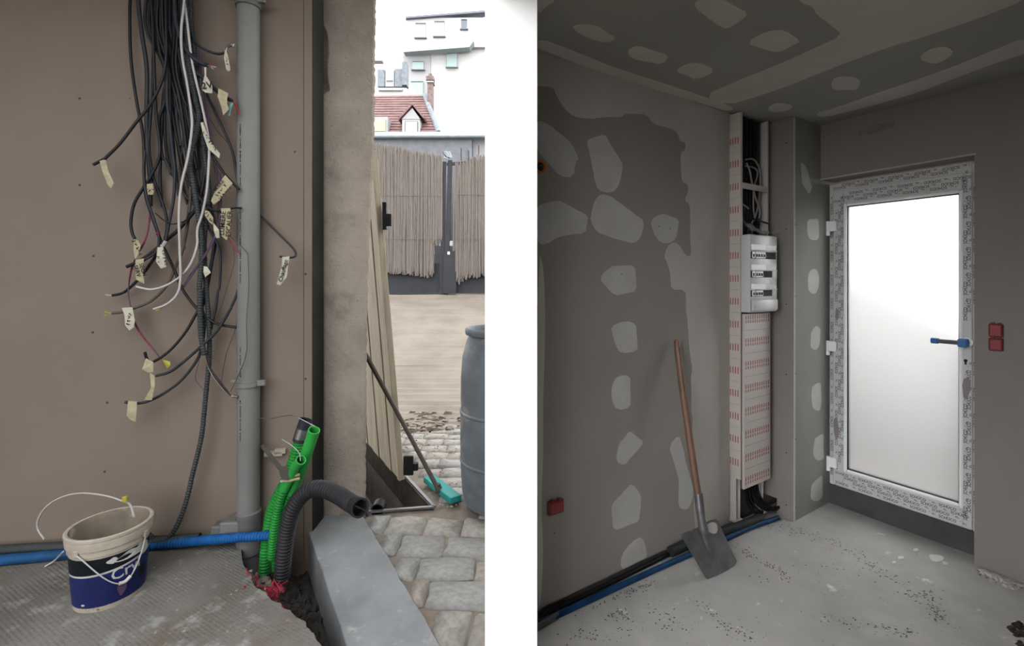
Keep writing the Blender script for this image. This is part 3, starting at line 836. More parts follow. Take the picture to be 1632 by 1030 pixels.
z1 = lambda *p: [(1, x, y) for x, y in p]
z2 = lambda *p: [(2, x, y) for x, y in p]
z3 = lambda *p: [(3, x, y) for x, y in p]
G = 'cables hanging in the tangled bundle'

cable('long black cable curving down left side then right, bare end touching grey drain pipe', z1((275, -60), (265, 150), (275, 400), (310, 650), (350, 870)) + z2((360, 240), (400, 400), (470, 590), (540, 740), (600, 880), (690, 1000)) + z3((760, 190), (830, 228), (938, 246)), .0085, 'black', (.03, .10), group=G, tip=['grey_cable'])
c = cable('thick dark cable on left of bundle, stripped to thin red and purple wires', z1((320, -60), (340, 200), (372, 430), (372, 700), (375, 900)) + z2((385, 90), (398, 230), (396, 300), (394, 350)), .012, 'black_b', (.05, .06), group=G)
wire(None, z2((394, 345), (388, 420), (370, 540), (310, 660), (275, 770), (255, 890), (270, 985)) + z3((295, 220), (340, 300), (400, 370), (458, 440)), .0028, 'red_wire', (.06, .07), root=c)
wire(None, z2((398, 345), (392, 450), (360, 580), (290, 700), (262, 800), (258, 920), (272, 985)) + z3((300, 215), (350, 300), (408, 372), (462, 446)), .0025, 'purple_wire', (.065, .075), root=c)
paper(c, z2((372, 212), (412, 208), (418, 262), (410, 280), (380, 278)), .085, 'tape', ['~~'], 0.2, .03)
paper(c, z3((462, 440), (485, 452), (520, 462), (522, 485), (500, 505), (488, 480)), .085, 'yellow_wire')
c = cable('black cable looping left at mid height, narrow written tag hanging from its tip', z1((400, -60), (410, 150), (418, 400), (430, 700)) + z2((455, 10), (405, 150), (345, 245), (292, 340), (272, 450), (280, 520), (297, 558)), .0085, 'black', (.08, .08), group=G)
paper(c, z2((290, 562), (318, 568), (334, 600), (328, 640), (300, 690), (290, 640)), .09, 'tape', ['~~~~~'], -1.15, .030)
c = cable('black cable swinging far left, bare cut end with a plain yellowed strip of tape', z1((490, -60), (495, 180), (495, 350), (470, 500), (400, 650), (300, 780), (200, 910), (110, 1000)) + z2((110, 50), (35, 90)), .0085, 'black', (.12, .13), group=G)
paper(c, z2((75, 65), (112, 58), (130, 130), (165, 205), (148, 240), (125, 215), (92, 130)), .14, 'tape')
cable('black cable crossing bundle diagonally, then dropping straight behind the grey conduits', z1((470, 0), (500, 400), (490, 620), (450, 750), (455, 870), (475, 1000)) + z2((490, 60), (550, 180), (620, 290), (700, 370), (780, 520), (835, 640), (832, 850)) + z3((820, 20), (808, 120), (790, 200), (778, 260)), .008, 'black_b', (.05, .07), group=G)
c = cable('black cable ending in a pale sleeve with a white written tag in mid bundle', z1((500, 0), (500, 600), (515, 750), (535, 950)) + z2((548, 100), (548, 200), (540, 320), (512, 460), (488, 575), (462, 608)), .0085, 'black_b', (.10, .12), group=G)
wire(None, z2((494, 572), (478, 598), (465, 606)), .0105, 'white_cable', (.12, .12), root=c, part='sleeve')
paper(c, z2((440, 612), (475, 605), (490, 690), (496, 735), (462, 745), (432, 705)), .135, 'tape_w', ['~~~~~', '~~'], -1.35, .030)
cable('thick black cable running down the bundle centre, vanishing behind the ribbed conduits', z1((440, -60), (450, 300), (520, 480), (575, 700), (610, 850)) + z2((590, 60), (620, 160), (655, 265), (690, 330), (720, 420)), .010, 'black', (.07, .04), group=G)
cable('black cable ending lower left in a curved bare tip above the red wires', z1((415, 0), (415, 300), (405, 600), (385, 900)) + z2((405, 130), (430, 220), (478, 350), (500, 460), (482, 580), (430, 665), (340, 790), (250, 880), (205, 905), (155, 915)), .0085, 'black', (.05, .06), group=G, tip=['white_cable'])
cable('thick black cable sweeping from bundle centre to blunt end at middle left', z1((560, 0), (570, 300), (640, 600), (700, 800), (735, 960)) + z2((745, 60), (730, 200), (695, 340), (640, 425), (560, 512), (490, 570), (420, 632), (340, 690), (245, 735)), .0105, 'black', (.07, .09), group=G)
c = cable('white cable running full height of bundle, tip with yellow-green strands pointing lower left', z1((608, -60), (590, 180), (595, 350), (630, 550), (655, 730), (655, 830), (630, 1000)) + z2((590, 220), (575, 400), (580, 620), (585, 800), (565, 905), (500, 970), (415, 1003)), .0085, 'white_cable', (.16, .16), group=G)
wire(None, z3((490, 100), (465, 118), (432, 138)), .006, 'yellow_wire', (.155, .155), root=c)
cable('white cable bending left across the bundle, tip pointing left beside the written tags', z1((600, -60), (625, 120), (660, 400), (710, 620), (745, 780), (765, 900)) + z2((765, 60), (752, 250), (722, 400), (692, 500), (690, 600), (652, 710), (590, 790), (500, 850), (400, 878), (305, 860)), .0085, 'white_cable', (.14, .14), group=G)
c = cable('short black cable reaching right at the top, its tag touching the drain pipe', z1((640, -60), (650, 120), (672, 255), (740, 312), (820, 340), (880, 328)), .008, 'black_b', (.08, .13), group=G)
wire(None, z1((870, 330), (880, 300), (905, 285), (920, 278), (915, 296)), .006, 'steel', (.135, .135), root=c, part='foil_end')
paper(c, z1((864, 320), (876, 315), (888, 370), (900, 440), (890, 452), (874, 440), (860, 370)), .14, 'tape_w', ['~~~'], -1.4, .028)
c = cable('thick black cable cut short at upper right showing red and white cores, pear-shaped tag below', z1((545, -60), (560, 150), (610, 290), (660, 360), (720, 400), (758, 412)), .0125, 'black_b', (.12, .16), group=G, tip=['red_wire', 'white_cable', 'cyan_wire', 'red_wire'])
paper(c, z1((735, 425), (748, 425), (748, 480), (785, 540), (786, 590), (745, 586), (722, 570), (728, 520), (738, 470)), .175, 'tape_w', ['2V'], 0.2, .05, zp(1, 752, 540))
c = cable('thick black cable at upper right with cyan and red wires and a square blank tag', z1((590, -60), (600, 300), (660, 430), (740, 500), (820, 580), (912, 640)), .012, 'black_b', (.10, .15), group=G)
wire(None, z1((905, 640), (895, 690), (892, 730), (900, 690), (915, 650)), .004, 'cyan_wire', (.15, .16), root=c)
wire(None, z1((915, 638), (935, 670), (957, 722)), .0035, 'red_wire', (.15, .16), root=c)
paper(c, z1((825, 558), (887, 590), (880, 620), (878, 655), (892, 690), (855, 728), (842, 670), (820, 610)), .172, 'tape')
c = cable('long dark cable bowing right against the drain pipe then back left, frayed double tag', z1((700, 400), (750, 590), (800, 700), (870, 850), (910, 950)) + z2((925, 60), (945, 190), (964, 330), (968, 500), (970, 750), (950, 880), (905, 990)) + z3((900, 130), (820, 262), (730, 352), (620, 450), (520, 525), (430, 552)), .0085, 'black_b', (.05, .14), group=G, top=False)
paper(c, z3((368, 440), (415, 465), (412, 528), (380, 530), (343, 510)), .15, 'tape')
paper(c, z3((392, 532), (422, 552), (424, 610), (405, 705), (355, 705), (388, 670), (415, 605)), .15, 'tape')
c = cable('lowest dark cable curving left to a plain tag near the wall screws', z1((690, 500), (720, 800)) + z2((750, 120), (770, 320), (800, 480), (782, 700), (742, 850), (722, 990)) + z3((738, 200), (725, 340), (690, 450), (600, 570), (500, 650), (400, 705), (320, 725), (235, 718)), .0085, 'black_b', (.04, .13), group=G, top=False)
paper(c, z3((255, 710), (312, 714), (308, 770), (302, 842), (275, 832), (245, 805)), .142, 'tape')
cable('dark cable curving left under the conduits, tip turned upward at the torn tag', z2((700, 400), (800, 560), (785, 700), (762, 830), (735, 960)) + z3((690, 150), (620, 272), (520, 390), (415, 462), (375, 448), (360, 402)), .0085, 'black', (.04, .12), group=G, top=False)
c = cable('grey cable sweeping left to a frayed yellowish end beside a white folded tag', z1((560, 500), (600, 900)) + z2((645, 200), (640, 400), (600, 620), (560, 720), (500, 850), (400, 950), (290, 997)) + z3((210, 150), (152, 156)), .0085, 'grey_cable', (.05, .09), group=G, top=False, tip=['yellow_wire', 'grey_cable', 'yellow_wire'])
paper(c, z3((215, 122), (282, 118), (298, 205), (290, 245), (262, 265), (236, 232), (232, 170)), .105, 'tape_w', ['~~~~'], 1.3, .03)
c = cable('short black cable with a long two-line written tag, right of the conduits', z2((640, 200), (700, 290), (750, 350), (800, 378), (852, 378)), .0085, 'black', (.10, .15), group=G, top=False)
paper(c, z2((842, 366), (900, 364), (905, 420), (900, 520), (875, 566), (845, 540), (838, 450)), .165, 'tape', ['LUMIERE', 'ESCALIER'], 1.50, .034)
wire(None, z2((900, 366), (940, 362), (972, 364)), .006, 'black_b', (.155, .15), root=c, part='cable_end')
wire(None, z2((880, 540), (900, 575), (930, 620), (955, 648)), .003, 'red_wire', (.14, .14), root=c)
wire(None, z2((885, 530), (920, 560), (960, 600), (1000, 640), (1012, 680)) + z3((1016, 0), (1002, 200), (1002, 400), (950, 550), (900, 650)), .0022, 'grey_cable', (.14, .15), root=c)
c = cable('short black cable pointing lower right with a slanted three-line written tag', z1((740, 850), (765, 950)) + z2((765, 0), (830, 100), (872, 160), (955, 245)), .0085, 'black', (.10, .15), group=G, top=False)
paper(c, z2((868, 155), (915, 208), (870, 258), (832, 315), (796, 342), (778, 318), (812, 235), (840, 192)), .165, 'tape', ['LUMIERE', '~~~~~', '~~~~~~'], 0.92, .027)
paper(c, z1((712, 775), (728, 772), (748, 830), (775, 895), (835, 970), (830, 1000), (800, 975), (760, 940), (728, 850)), .16, 'tape_w', ['~~~~~~~'], -1.0, .028)
c = cable('black cable poking out right of the drain pipe, hooked end with a long written tag', z2((1040, 375), (1078, 400), (1150, 470), (1240, 560), (1300, 622), (1314, 660), (1285, 676), (1210, 670)), .0075, 'black_b', (.02, .13), top=False, group='cable beside the drain pipe')
paper(c, z2((1228, 672), (1274, 668), (1264, 740), (1256, 800), (1215, 850), (1192, 845), (1212, 775), (1226, 720)), .142, 'tape_w', ['Chauffage'], 1.32, .032)
c = cable('black cable on far left with a dark-lettered square tag above the red wires', z2((360, 0), (352, 130), (372, 300), (420, 440), (450, 560), (430, 640), (360, 690), (310, 720)), .0075, 'black_b', (.09, .10), top=False, group=G)
paper(c, z2((302, 690), (355, 682), (348, 760), (358, 842), (305, 815), (300, 750)), .11, 'tape', ['SECH', 'SERV'], -1.3, .030)
c = cable('purple-grey bundle of loose strands crossing the white cable in mid bundle', z1((700, 300), (745, 700)) + z2((800, 60), (832, 160), (836, 350), (812, 520), (740, 660), (650, 790), (590, 868), (545, 930)), .0028, 'purple_wire', (.10, .15), top=False, group=G)
for k in range(5):
    j = lambda: RND.uniform(-12, 12)
    wire(None, z1((700 + j(), 320)) + z2((795 + j(), 60), (828 + j(), 160 + j()), (832 + j(), 350), (808 + j(), 520), (742 + j(), 660), (650 + j(), 790), (600 + j(), 868)), .0022, ['purple_wire', 'brown_wire'][k % 2], (.10 + .004 * k, .14), root=c, part='strand')
paper(c, z2((738, 375), (765, 385), (792, 425), (790, 470), (765, 450), (740, 410)), .13, 'tape', ['~~~~'], -1.0, .026)
paper(c, z2((792, 455), (828, 500), (832, 552), (810, 552), (795, 505)), .13, 'tape_w')
wire('thin dark wire lying across the middle of the bundle', z2((425, 395), (480, 440), (540, 465), (620, 440), (640, 390)), .003, 'black', (.13, .12), G)
wire('thin dark wire with pale stripped tip pointing down in mid bundle', z2((640, 300), (625, 420), (612, 540), (612, 590), (616, 630)), .0026, 'grey_cable', (.12, .12), G)
wire('thin red-brown wire slanting across the upper bundle towards the drain pipe', z1((700, 690), (760, 740), (820, 830), (880, 900)), .0022, 'brown_wire', (.10, .08), G)
wire('hair-thin grey wire hanging left of the drain pipe', z2((980, 660), (985, 860)) + z3((950, 150), (930, 260), (870, 430), (840, 600)), .0018, 'grey_cable', (.10, .06), G)
wire('hair-thin pale wire hanging beside the long bowed cable', z2((915, 600), (925, 700), (880, 860), (830, 1020)) + z3((800, 200)), .0016, 'grey_cable', (.09, .06), G)
wire('small orange-red wire stub on the black cable left of bundle', z2((430, 532), (442, 524), (456, 512)), .004, 'red_wire', (.10, .10), G)
# indistinct cables that fill the top of the bundle
FG = 'black cables packed at the top of the bundle'
fr = random.Random(21)
for k in range(17):
    x0 = 380 + 17 * k + fr.uniform(-8, 8)
    mid = 470 + 9.5 * k + fr.uniform(-25, 25); low = 480 + 15 * k + fr.uniform(-40, 40)
    e = fr.uniform(700, 1150)
    cable('black cable packed among others at the top of the bundle', z1((x0, -60), (x0 + fr.uniform(-12, 12), 180), (mid, 420), ((mid + low) / 2, 640), (low, e)) + z1((low + fr.uniform(10, 45), e + 190)), fr.choice([.0075, .0085, .010, .012]), fr.choice(['black', 'black_b', 'black_b']), (.03 + .013 * (k % 6), .03 + .009 * (k % 5)), group=FG)
# corrugated conduits
c = cable('grey ribbed conduit down the bundle, cut open at mid wall with thin wires hanging out', z1((610, -60), (625, 150), (640, 400), (678, 620), (700, 760)) + z2((648, 60), (665, 200), (692, 370), (712, 500), (720, 650), (706, 850)) + z3((708, 20), (708, 120), (716, 300), (736, 422)), .015, 'conduit', (.12, .12), name='ribbed_conduit', kind='corr', group='ribbed conduits in the bundle')
for k, (mm, dx) in enumerate((('white_cable', 0), ('purple_wire', 10), ('brown_wire', 20), ('black', 5))):
    wire(None, z3((738, 400), (760 + dx * .4, 490), (795 + dx, 560), (850 + dx, 630), (905, 678), (938, 688)), .0028, mm, (.12, .12 + .003 * k), root=c)
wire(None, z3((715, 420), (690, 500), (680, 570), (705, 610), (737, 645)), .0018, 'purple_wire', (.12, .13), root=c)
wire(None, z3((905, 680), (938, 682), (940, 692)), .006, 'steel', (.13, .13), root=c, part='stripped_end')
c = cable('grey ribbed conduit hanging to the floor and curling in behind the bucket', z1((640, -60), (652, 150), (672, 300), (690, 500), (705, 700)) + z2((740, 40), (765, 250), (745, 460), (735, 600), (740, 750), (750, 900)) + z3((752, 60), (766, 250), (766, 450), (750, 620), (735, 780), (715, 950)) + [(4, 1090, 60), (4, 1060, 190), (4, 1020, 310), (4, 970, 400), (4, 905, 440), (4, 860, 415), (4, 830, 385)], .0135, 'conduit', (.09, .075), name='ribbed_conduit', kind='corr', group='ribbed conduits in the bundle')
paper(c, z2((732, 730), (755, 735), (778, 772), (752, 790), (742, 802), (730, 770)), .125, 'tape_w')

# ------------------------------------------------------------------ LEFT: conduits on the floor and in the trench
def floor_run(name, label, seq, r, m, z=None, corr=False, group=None, cat='conduit'):
    pts = [on_level(px, py, r if z is None else z) for px, py in seq]
    g = corrugated(pts, r, 0.0165, 0.2, 14) if corr else tube(pts, r, 14, 8)
    return build(name, g, m, None, label, cat, group, smooth=80 if corr else 50)
floor_run('grey_pipe', 'dark grey pipe lying along the wall base behind the bucket', [(-120, 886), (0, 877), (120, 870), (250, 862), (318, 857)], .025, 'conduit', z=.05, cat='pipe')
floor_run('blue_pipe', 'smooth blue pipe on the floor at far left, passing behind the bucket', [(-150, 905), (0, 893), (80, 886), (150, 880), (215, 876)], .027, 'blue_s', cat='pipe')
bc = thing('blue_conduit', on_level(238, 873, 0.0), 'bright blue ribbed conduit with bare steel tip pointing at the trench', 'conduit')
bp = [on_level(200, 876, .03), on_level(250, 869, .032), on_level(310, 863, .05), on_level(380, 857, .09), on_level(434, 854, .105)]
build('ribbed_tube', corrugated(bp, .0255, .0165, .20, 16), 'blue', bc, smooth=25)
build('end_plug', sweep([bp[-1] + V3(.002, 0, 0), bp[-1] + V3(.018, 0, 0)], [.017, .010], 12), 'purple_wire', bc)
build('steel_tip', sweep([bp[-1] + V3(.012, 0, 0), bp[-1] + V3(.032, 0, 0), bp[-1] + V3(.04, 0, -.001)], [.006, .005, .001], 8), 'steel', bc)

z5 = lambda *p: [(5, x, y) for x, y in p]
g1 = cpts(z5((262, 880), (268, 780), (280, 680), (300, 560), (340, 470), (385, 380), (420, 270), (444, 190)), .16, .14)
c = thing('green_conduit', g1[0], 'tall green conduit in the trench with black and grey socket on top', 'conduit', 'green conduits rising from the trench')
build('ribbed_tube', corrugated(g1, .031, .0165, .16, 16), 'green', c, smooth=25)
q = cpts(z5((438, 205), (452, 160), (466, 118), (476, 92)), .14, .135)
build('socket', hollow(q, [.034, .034, .034, .035], .029, 2), 'black_b', c, smooth=50)
build('socket_band', sweep([q[0].lerp(q[1], .35), q[1].lerp(q[2], .5)], .0352, 20), 'steel', c, smooth=50)
g2 = cpts(z5((330, 860), (325, 760), (332, 660), (355, 560), (395, 470), (440, 370), (480, 260), (503, 190), (517, 147)), .17, .31)
c = thing('green_conduit', g2[0], 'bright green conduit rising highest to the right, open end facing up', 'conduit', 'green conduits rising from the trench')
n6 = 6
build('ribbed_tube', corrugated(g2[:6], .030, .0165, .16, 16), 'green', c, smooth=25)
build('open_end', hollow(catmull(g2[4:], 6), .0305, .026, 8), 'green_l', c, smooth=50)
g3 = cpts(z5((300, 800), (310, 690), (330, 560), (365, 450), (405, 365), (430, 325), (450, 300)), .20, .36)
c = thing('green_conduit', g3[0], 'shortest green conduit, open end between the taller two, thin wire inside', 'conduit', 'green conduits rising from the trench')
build('ribbed_tube', corrugated(g3[:5], .025, .0165, .16, 16), 'green', c, smooth=25)
build('open_end', hollow(catmull(g3[3:], 6), .0258, .0215, 8), 'green_l', c, smooth=50)
build('draw_wire', tube(cpts(z5((447, 305), (440, 265), (400, 225), (352, 195)), .36, .30), .002, 5, 6), 'steel', c)
tp = cpts(z5((352, 410), (395, 402), (440, 392)), .262, .258)
tapev = thing('binding_tape', tp[1], 'band of tan tape binding the three green conduits together', 'tape')
tb = []
for s, oo in ((-1, 0), (1, .003)):
    tb.append(tube(cpts(z5((345, 400 + 10 * s), (392, 396 + 10 * s), (442, 385 + 10 * s)), .315 + oo, .315 + oo), .0075, 6, 5))
build('tape_wrap', join(*tb), 'tape', tapev)
fl = cpts(z5((250, 225), (262, 210), (395, 350), (388, 402), (370, 405), (345, 380)), .28, .28)
build('tape_flag', slabpoly(cpts(z5((340, 335), (372, 330), (398, 355), (385, 405), (350, 400), (340, 375)), .33, .325), WN, .002), 'grey_cable', tapev)
build('flat_strap', bar(WL(*zp(5, 250, 225), .05), WL(*zp(5, 385, 395), .32), .024, .006), 'grey_cable', None, 'flat grey strap slanting from the drain pipe to the green conduits', 'strap')
build('fishing_wire', tube(cpts(z5((190, 80), (290, 88), (380, 72), (430, 82), (545, 140)), .05, .24), .0022, 5, 8), 'steel', None, 'thin pale draw wire arching from pipe to the tall green conduits', 'wire')
build('wall_bracket', join(obox(WL(*zp(5, 310, 268), .012), WD * .05, WN * .012, V3(0, 0, .012)), obox(WL(*zp(5, 345, 254), .012), WD * .03, WN * .012, V3(0, 0, .013))), 'cream', None, 'pale plastic bracket on the wall behind the green conduits', 'bracket')
# big ribbed hose bending over the sill
hp = [WL(*zp(5, 352, 900), .26), WL(*zp(5, 362, 790), .27), WL(*zp(5, 380, 660), .28), WL(*zp(5, 412, 545), .30), WL(*zp(5, 470, 468), .32), WL(*zp(5, 545, 446), .35), WL(*zp(5, 630, 475), .41), WL(*zp(5, 705, 522), .50), WL(*zp(5, 752, 547), .58)]
c = thing('ribbed_hose', hp[0], 'thick black ribbed hose bending out of the trench over the sill', 'hose')
path = resample(catmull(hp, 10), .0045)
rr_ = [.043 * (1 - .13 * (0, .15, 1, .85)[i % 4]) for i in range(len(path))]
build('ribbed_tube', sweep(path[:-12], rr_[:-12], 20), 'hose', c, smooth=25)
e, d = path[-1], (path[-1] - path[-6]).normalized()
build('end_cuff', hollow(path[-15:], [.041] * 3 + [.0435] * 6 + [.046] * 6, .037, 12, 24), 'hose', c, smooth=40)
side = d.cross(V3(0, 0, 1)).normalized(); upd = side.cross(d)
build('inner_divider', obox(e - d * .012, (upd * .6 + side * .8).normalized() * .034, (upd * .8 - side * .6).normalized() * .0025, d * .012), 'black_b', c)
# red net scrap and stones in the trench
nr_ = random.Random(9); base = on_level(428, 925, -.02)
c = thing('red_net', base + V3(0, 0, -.15), 'crumpled scrap of red plastic netting at the trench edge', 'netting')
for k in range(11):
    a = nr_.uniform(0, 6.28); p0 = base + V3(nr_.uniform(-.09, .06), nr_.uniform(-.08, .05), nr_.uniform(-.10, -.02))
    build('net_strand', tube([p0 + V3(math.cos(a) * .03 * i + nr_.uniform(-.025, .025), math.sin(a) * .02 * i + nr_.uniform(-.02, .02), .035 * math.sin(i * 1.3 + k) + .012 * i) for i in range(-2, 4)], .0026, 5, 5), 'net', c)
fv = [base + V3(.04 + .075 * (i / 6 - .5) + nr_.uniform(-.012, .012), -.02 + .09 * (j / 6 - .5), -.05 + nr_.uniform(-.03, .03)) for j in range(7) for i in range(7)]
ff = [(j * 7 + i, j * 7 + i + 1, j * 7 + i + 8, j * 7 + i + 7) for j in range(6) for i in range(6)]
build('film_crumple', (fv, ff), 'net_film', c, smooth=40)
tst = []
for i in range(170):
    t = nr_.random(); p = on_level(395 + 90 * t + nr_.gauss(0, 22), 905 + 90 * t + nr_.gauss(0, 14), -.22)
    tst.append(rock((p.x, p.y, -.24), nr_.uniform(.008, .03), nr_))
build('trench_stones', join(*tst), 'soil', None, 'small dark stones and rubble lying in the trench', 'rubble', None, 'stuff')
clod = []
for i in range(70):
    p = on_level(395 + nr_.uniform(0, 40), 905 + nr_.uniform(0, 35), -.06); clod.append(rock((p.x, p.y, -.20 + nr_.uniform(0, .13)), nr_.uniform(.01, .03), nr_))
build('earth_clods', join(*clod), 'sand', None, 'orange-brown earth clods under the red netting', 'earth', None, 'stuff')
fs = []
for i in range(46):
    p = on_level(nr_.uniform(245, 430), nr_.uniform(885, 1010), 0.0)
    fs.append(rock((p.x, p.y, -.003), nr_.choice([.003, .004, .005, .008]), nr_))
build('floor_grit', join(*fs), 'cobble_c', None, 'loose grit scattered on the stamped slab near the trench', 'grit', None, 'stuff')

# ------------------------------------------------------------------ LEFT: paint bucket
bx = on_level(176, 946, 0.0); Bb, Br, Bh = .132, .154, .315
BZ = 1.07
bk = thing('paint_bucket', bx, 'dirty cream paint bucket with blue and black label and wire handle', 'bucket')
def brad(z): return Bb + (Br - Bb) * z / Bh
seg = 56
zs = lambda prof: [(r, z * BZ) for r, z in prof]
build('body', lathe(zs([(0, .006), (Bb * .9, .004), (Bb, .0), (Bb + .002, .012), (brad(.235), .235), (brad(.24) + .004, .238), (brad(.262) + .004, .262), (brad(.266) + .009, .265), (brad(.292) + .010, .292), (brad(.300) + .007, .303), (Br + .010, .305), (Br + .010, .315), (Br + .002, .318), (Br - .006, .315)]), bx, seg, False), 'cream', bk, smooth=35)
build('lining', lathe(zs([(Br - .006, .316), (brad(.2) - .006, .2), (Bb - .002, .05), (Bb * .8, .04), (0, .045)]), bx, seg, False), 'bucket_in', bk, smooth=50)
cama = math.atan2(-bx.y, -bx.x)
def band(a0, a1, zlo, zhi, t=.0012, n=36):
    v, f = [], []
    for i in range(n + 1):
        a = a0 + (a1 - a0) * i / n
        for z in (zlo(i / n), zhi(i / n)):
            r = brad(z) + t; v.append(bx + V3(r * math.cos(a), r * math.sin(a), z * BZ))
    f = [(2 * i, 2 * i + 2, 2 * i + 3, 2 * i + 1) for i in range(n)]
    return v, f
A0, A1 = cama - 1.55, cama + 1.55
build('blue_label', band(A0, A1, lambda t: .020, lambda t: .150 + .035 * t * t), 'blue_label', bk, smooth=60)
build('black_label', band(A0, A1, lambda t: .158 + .035 * t * t, lambda t: .228), 'black_label', bk, smooth=60)
build('white_stripe', band(A0, A1, lambda t: .150 + .035 * t * t, lambda t: .158 + .036 * t * t, .0016), 'white_plastic', bk, smooth=60)
def wrap_text(s, ang, z, h, m, tilt=0.0):
    v, f = text_geo(s); out = []
    for x, y in v:
        x, y = x * math.cos(tilt) - y * math.sin(tilt), x * math.sin(tilt) + y * math.cos(tilt)
        zz = z + y * h; r = brad(zz) + .0022; a = ang + x * h / r
        out.append(bx + V3(r * math.cos(a), r * math.sin(a), zz * BZ))
    return build('label_lettering', (out, list(f)), m, bk)
wrap_text('Cryl', cama + .42, .143, .068, 'white_plastic', .10)
build('barcode_block', band(cama + .80, cama + 1.15, lambda t: .075, lambda t: .125, .0018, 10), 'black_label', bk)
def blob(ang, z, w, h, m, name, seed):
    rb = random.Random(seed); P = chaikin([(math.cos(t * .7) * w * rb.uniform(.5, 1.1), math.sin(t * .7) * h * rb.uniform(.5, 1.1)) for t in range(9)], 2)
    v = []
    for x, y in P + [(0, 0)]:
        r = brad(z + y) + .0028; a = ang + x / r; v.append(bx + V3(r * math.cos(a), r * math.sin(a), (z + y) * BZ))
    n = len(P); build(name, (v, [(i, (i + 1) % n, n) for i in range(n)]), m, bk)
blob(cama + .60, .206, .085, .026, 'white_plastic', 'paint_splash', 3)
blob(cama + .95, .205, .05, .035, 'white_plastic', 'paint_splash', 4)
blob(cama + .05, .205, .022, .016, 'white_plastic', 'paint_splash', 5)
blob(cama + .32, .075, .026, .045, 'purple_wire', 'faded_mark', 8)
blob(cama - .75, .035, .012, .006, 'lamp_pane', 'small_mark', 9)
# handle: wire hanging down the front, with a white grip
ha = [cama - .82 + 1.75 * i / 12 for i in range(13)]
hz = [.262 - .165 * math.sin(math.pi * (i / 12) ** 1.55) ** 0.85 for i in range(12)] + [.262]
hpth = [bx + V3((brad(z) + .012) * math.cos(a), (brad(z) + .012) * math.sin(a), z * BZ) for a, z in zip(ha, hz)]
build('wire_handle', tube(hpth, .0028, 6, 5), 'white_plastic', bk, smooth=60)
build('handle_grip', tube(hpth[7:10], .008, 8, 5), 'white_plastic', bk, smooth=60)
for a in (ha[0], ha[-1]):
    p = bx + V3((brad(.262) + .008) * math.cos(a), (brad(.262) + .008) * math.sin(a), .262 * BZ)
    build('handle_lug', bev(obox(p, V3(math.cos(a), math.sin(a), 0) * .006, V3(-math.sin(a), math.cos(a), 0) * .012, V3(0, 0, .014)), .003), 'cream', bk)
z4 = lambda *p: [zp(4, x, y) for x, y in p]
hoop = [at_depth(x, y, Yd) for (x, y), Yd in zip(z4((250, 425), (212, 360), (225, 290), (290, 220), (380, 178), (480, 165), (600, 180), (690, 208), (735, 228), (760, 300)), (2.30, 2.30, 2.30, 2.31, 2.32, 2.32, 2.31, 2.30, 2.29, 2.22))]
c = thing('white_wire', hoop[-1], 'stiff white wire arching out of the bucket over its rim', 'wire')
build('sheath', tube(hoop, .0048, 6, 7), 'white_cable', c, smooth=60)
p = at_depth(*zp(4, 708, 198), 2.28); build('yellow_clip', bev(obox(p, V3(.011, 0, 0), V3(0, .008, 0), V3(0, 0, .014)), .003), 'yellow_wire', c)
build('cut_wire', tube([on_level(*zp(4, 255, 580), .004), on_level(*zp(4, 310, 545), .03), on_level(*zp(4, 358, 495), .11)], .0042, 6, 6), 'white_cable', None, 'short cut white wire leaning against the left of the bucket', 'wire', smooth=60)

# ------------------------------------------------------------------ COURTYARD: leaning leaf, broom, barrel
nb = at_depth(645, 765, 3.376); ntp = at_depth(601, 240, 3.376); upv = ntp - nb; sdn = sd.normalized()
lf = thing('door_leaf', nb, 'weathered beige plank door leaf leaning open behind the column', 'door leaf')
tn = sdn.cross(upv).normalized()
if tn.x < 0: tn = -tn
wv = 0.0
for k, w in enumerate((.05, .15, .17, .16, .18, .17, .18, .16)):
    c0 = nb + sdn * (wv + w / 2) + upv / 2 - tn * .02
    thick = .022 if k == 0 else .018
    build('plank' if k else 'edge_strip', bev(obox(c0 + tn * (.006 if k % 2 else 0), sdn * (w / 2 - .004), upv / 2, tn * thick), .003), 'wood_leaf', lf)
    wv += w
c0 = nb + sdn * (wv / 2) + upv / 2 - tn * .045
lt = nb + upv * (1 - (345 - 240) / 525)
la = build('latch', bev(obox(lt + V3(.022, -.02, 0), V3(.016, 0, 0), V3(0, .02, 0), V3(0, 0, .10)), .004), 'dark_metal', lf)
build('latch_bolt', bev(obox(lt + V3(.048, -.03, -.03), V3(.026, 0, 0), V3(0, .012, 0), V3(0, 0, .045)), .004), 'dark_metal', la)
hb = at_depth(655, 742, 3.36)
hi_ = build('hinge', bev(obox(hb - V3(.018, 0, 0), V3(.036, 0, 0), V3(0, .012, 0), V3(0, 0, .07)), .004), 'dark_metal', lf)
build('hinge_pin', sweep([hb + V3(.035, -.005, -.03), hb + V3(.035, -.005, .02)], .020, 12), 'dark_metal', hi_, smooth=50)

h0, h1 = on_level(683, 769, .0), on_level(727, 804, .0); hc = (h0 + h1) / 2
br = thing('floor_broom', hc, 'teal-headed broom with dark handle leaning by the steel-rimmed pit', 'broom')
build('handle', tube([on_level(700, 783, .04), at_depth(643, 676, 3.31), at_depth(583, 566, 3.30), at_depth(560, 520, 3.30)], .016, 10, 6), 'handle_dark', br, smooth=60)
build('head', bev(bar(h0 + V3(0, 0, .03), h1 + V3(0, 0, .03), .085, .045), .008, 2), 'teal', br, smooth=40)
build('rubber_edge', bar(h0 + V3(.01, .02, .006), h1 + V3(.01, .02, .006), .05, .012), 'dark_metal', br)
build('handle_socket', sweep([on_level(700, 783, .03), on_level(697, 772, .08)], [.028, .02], 12), 'handle_dark', br, smooth=50)

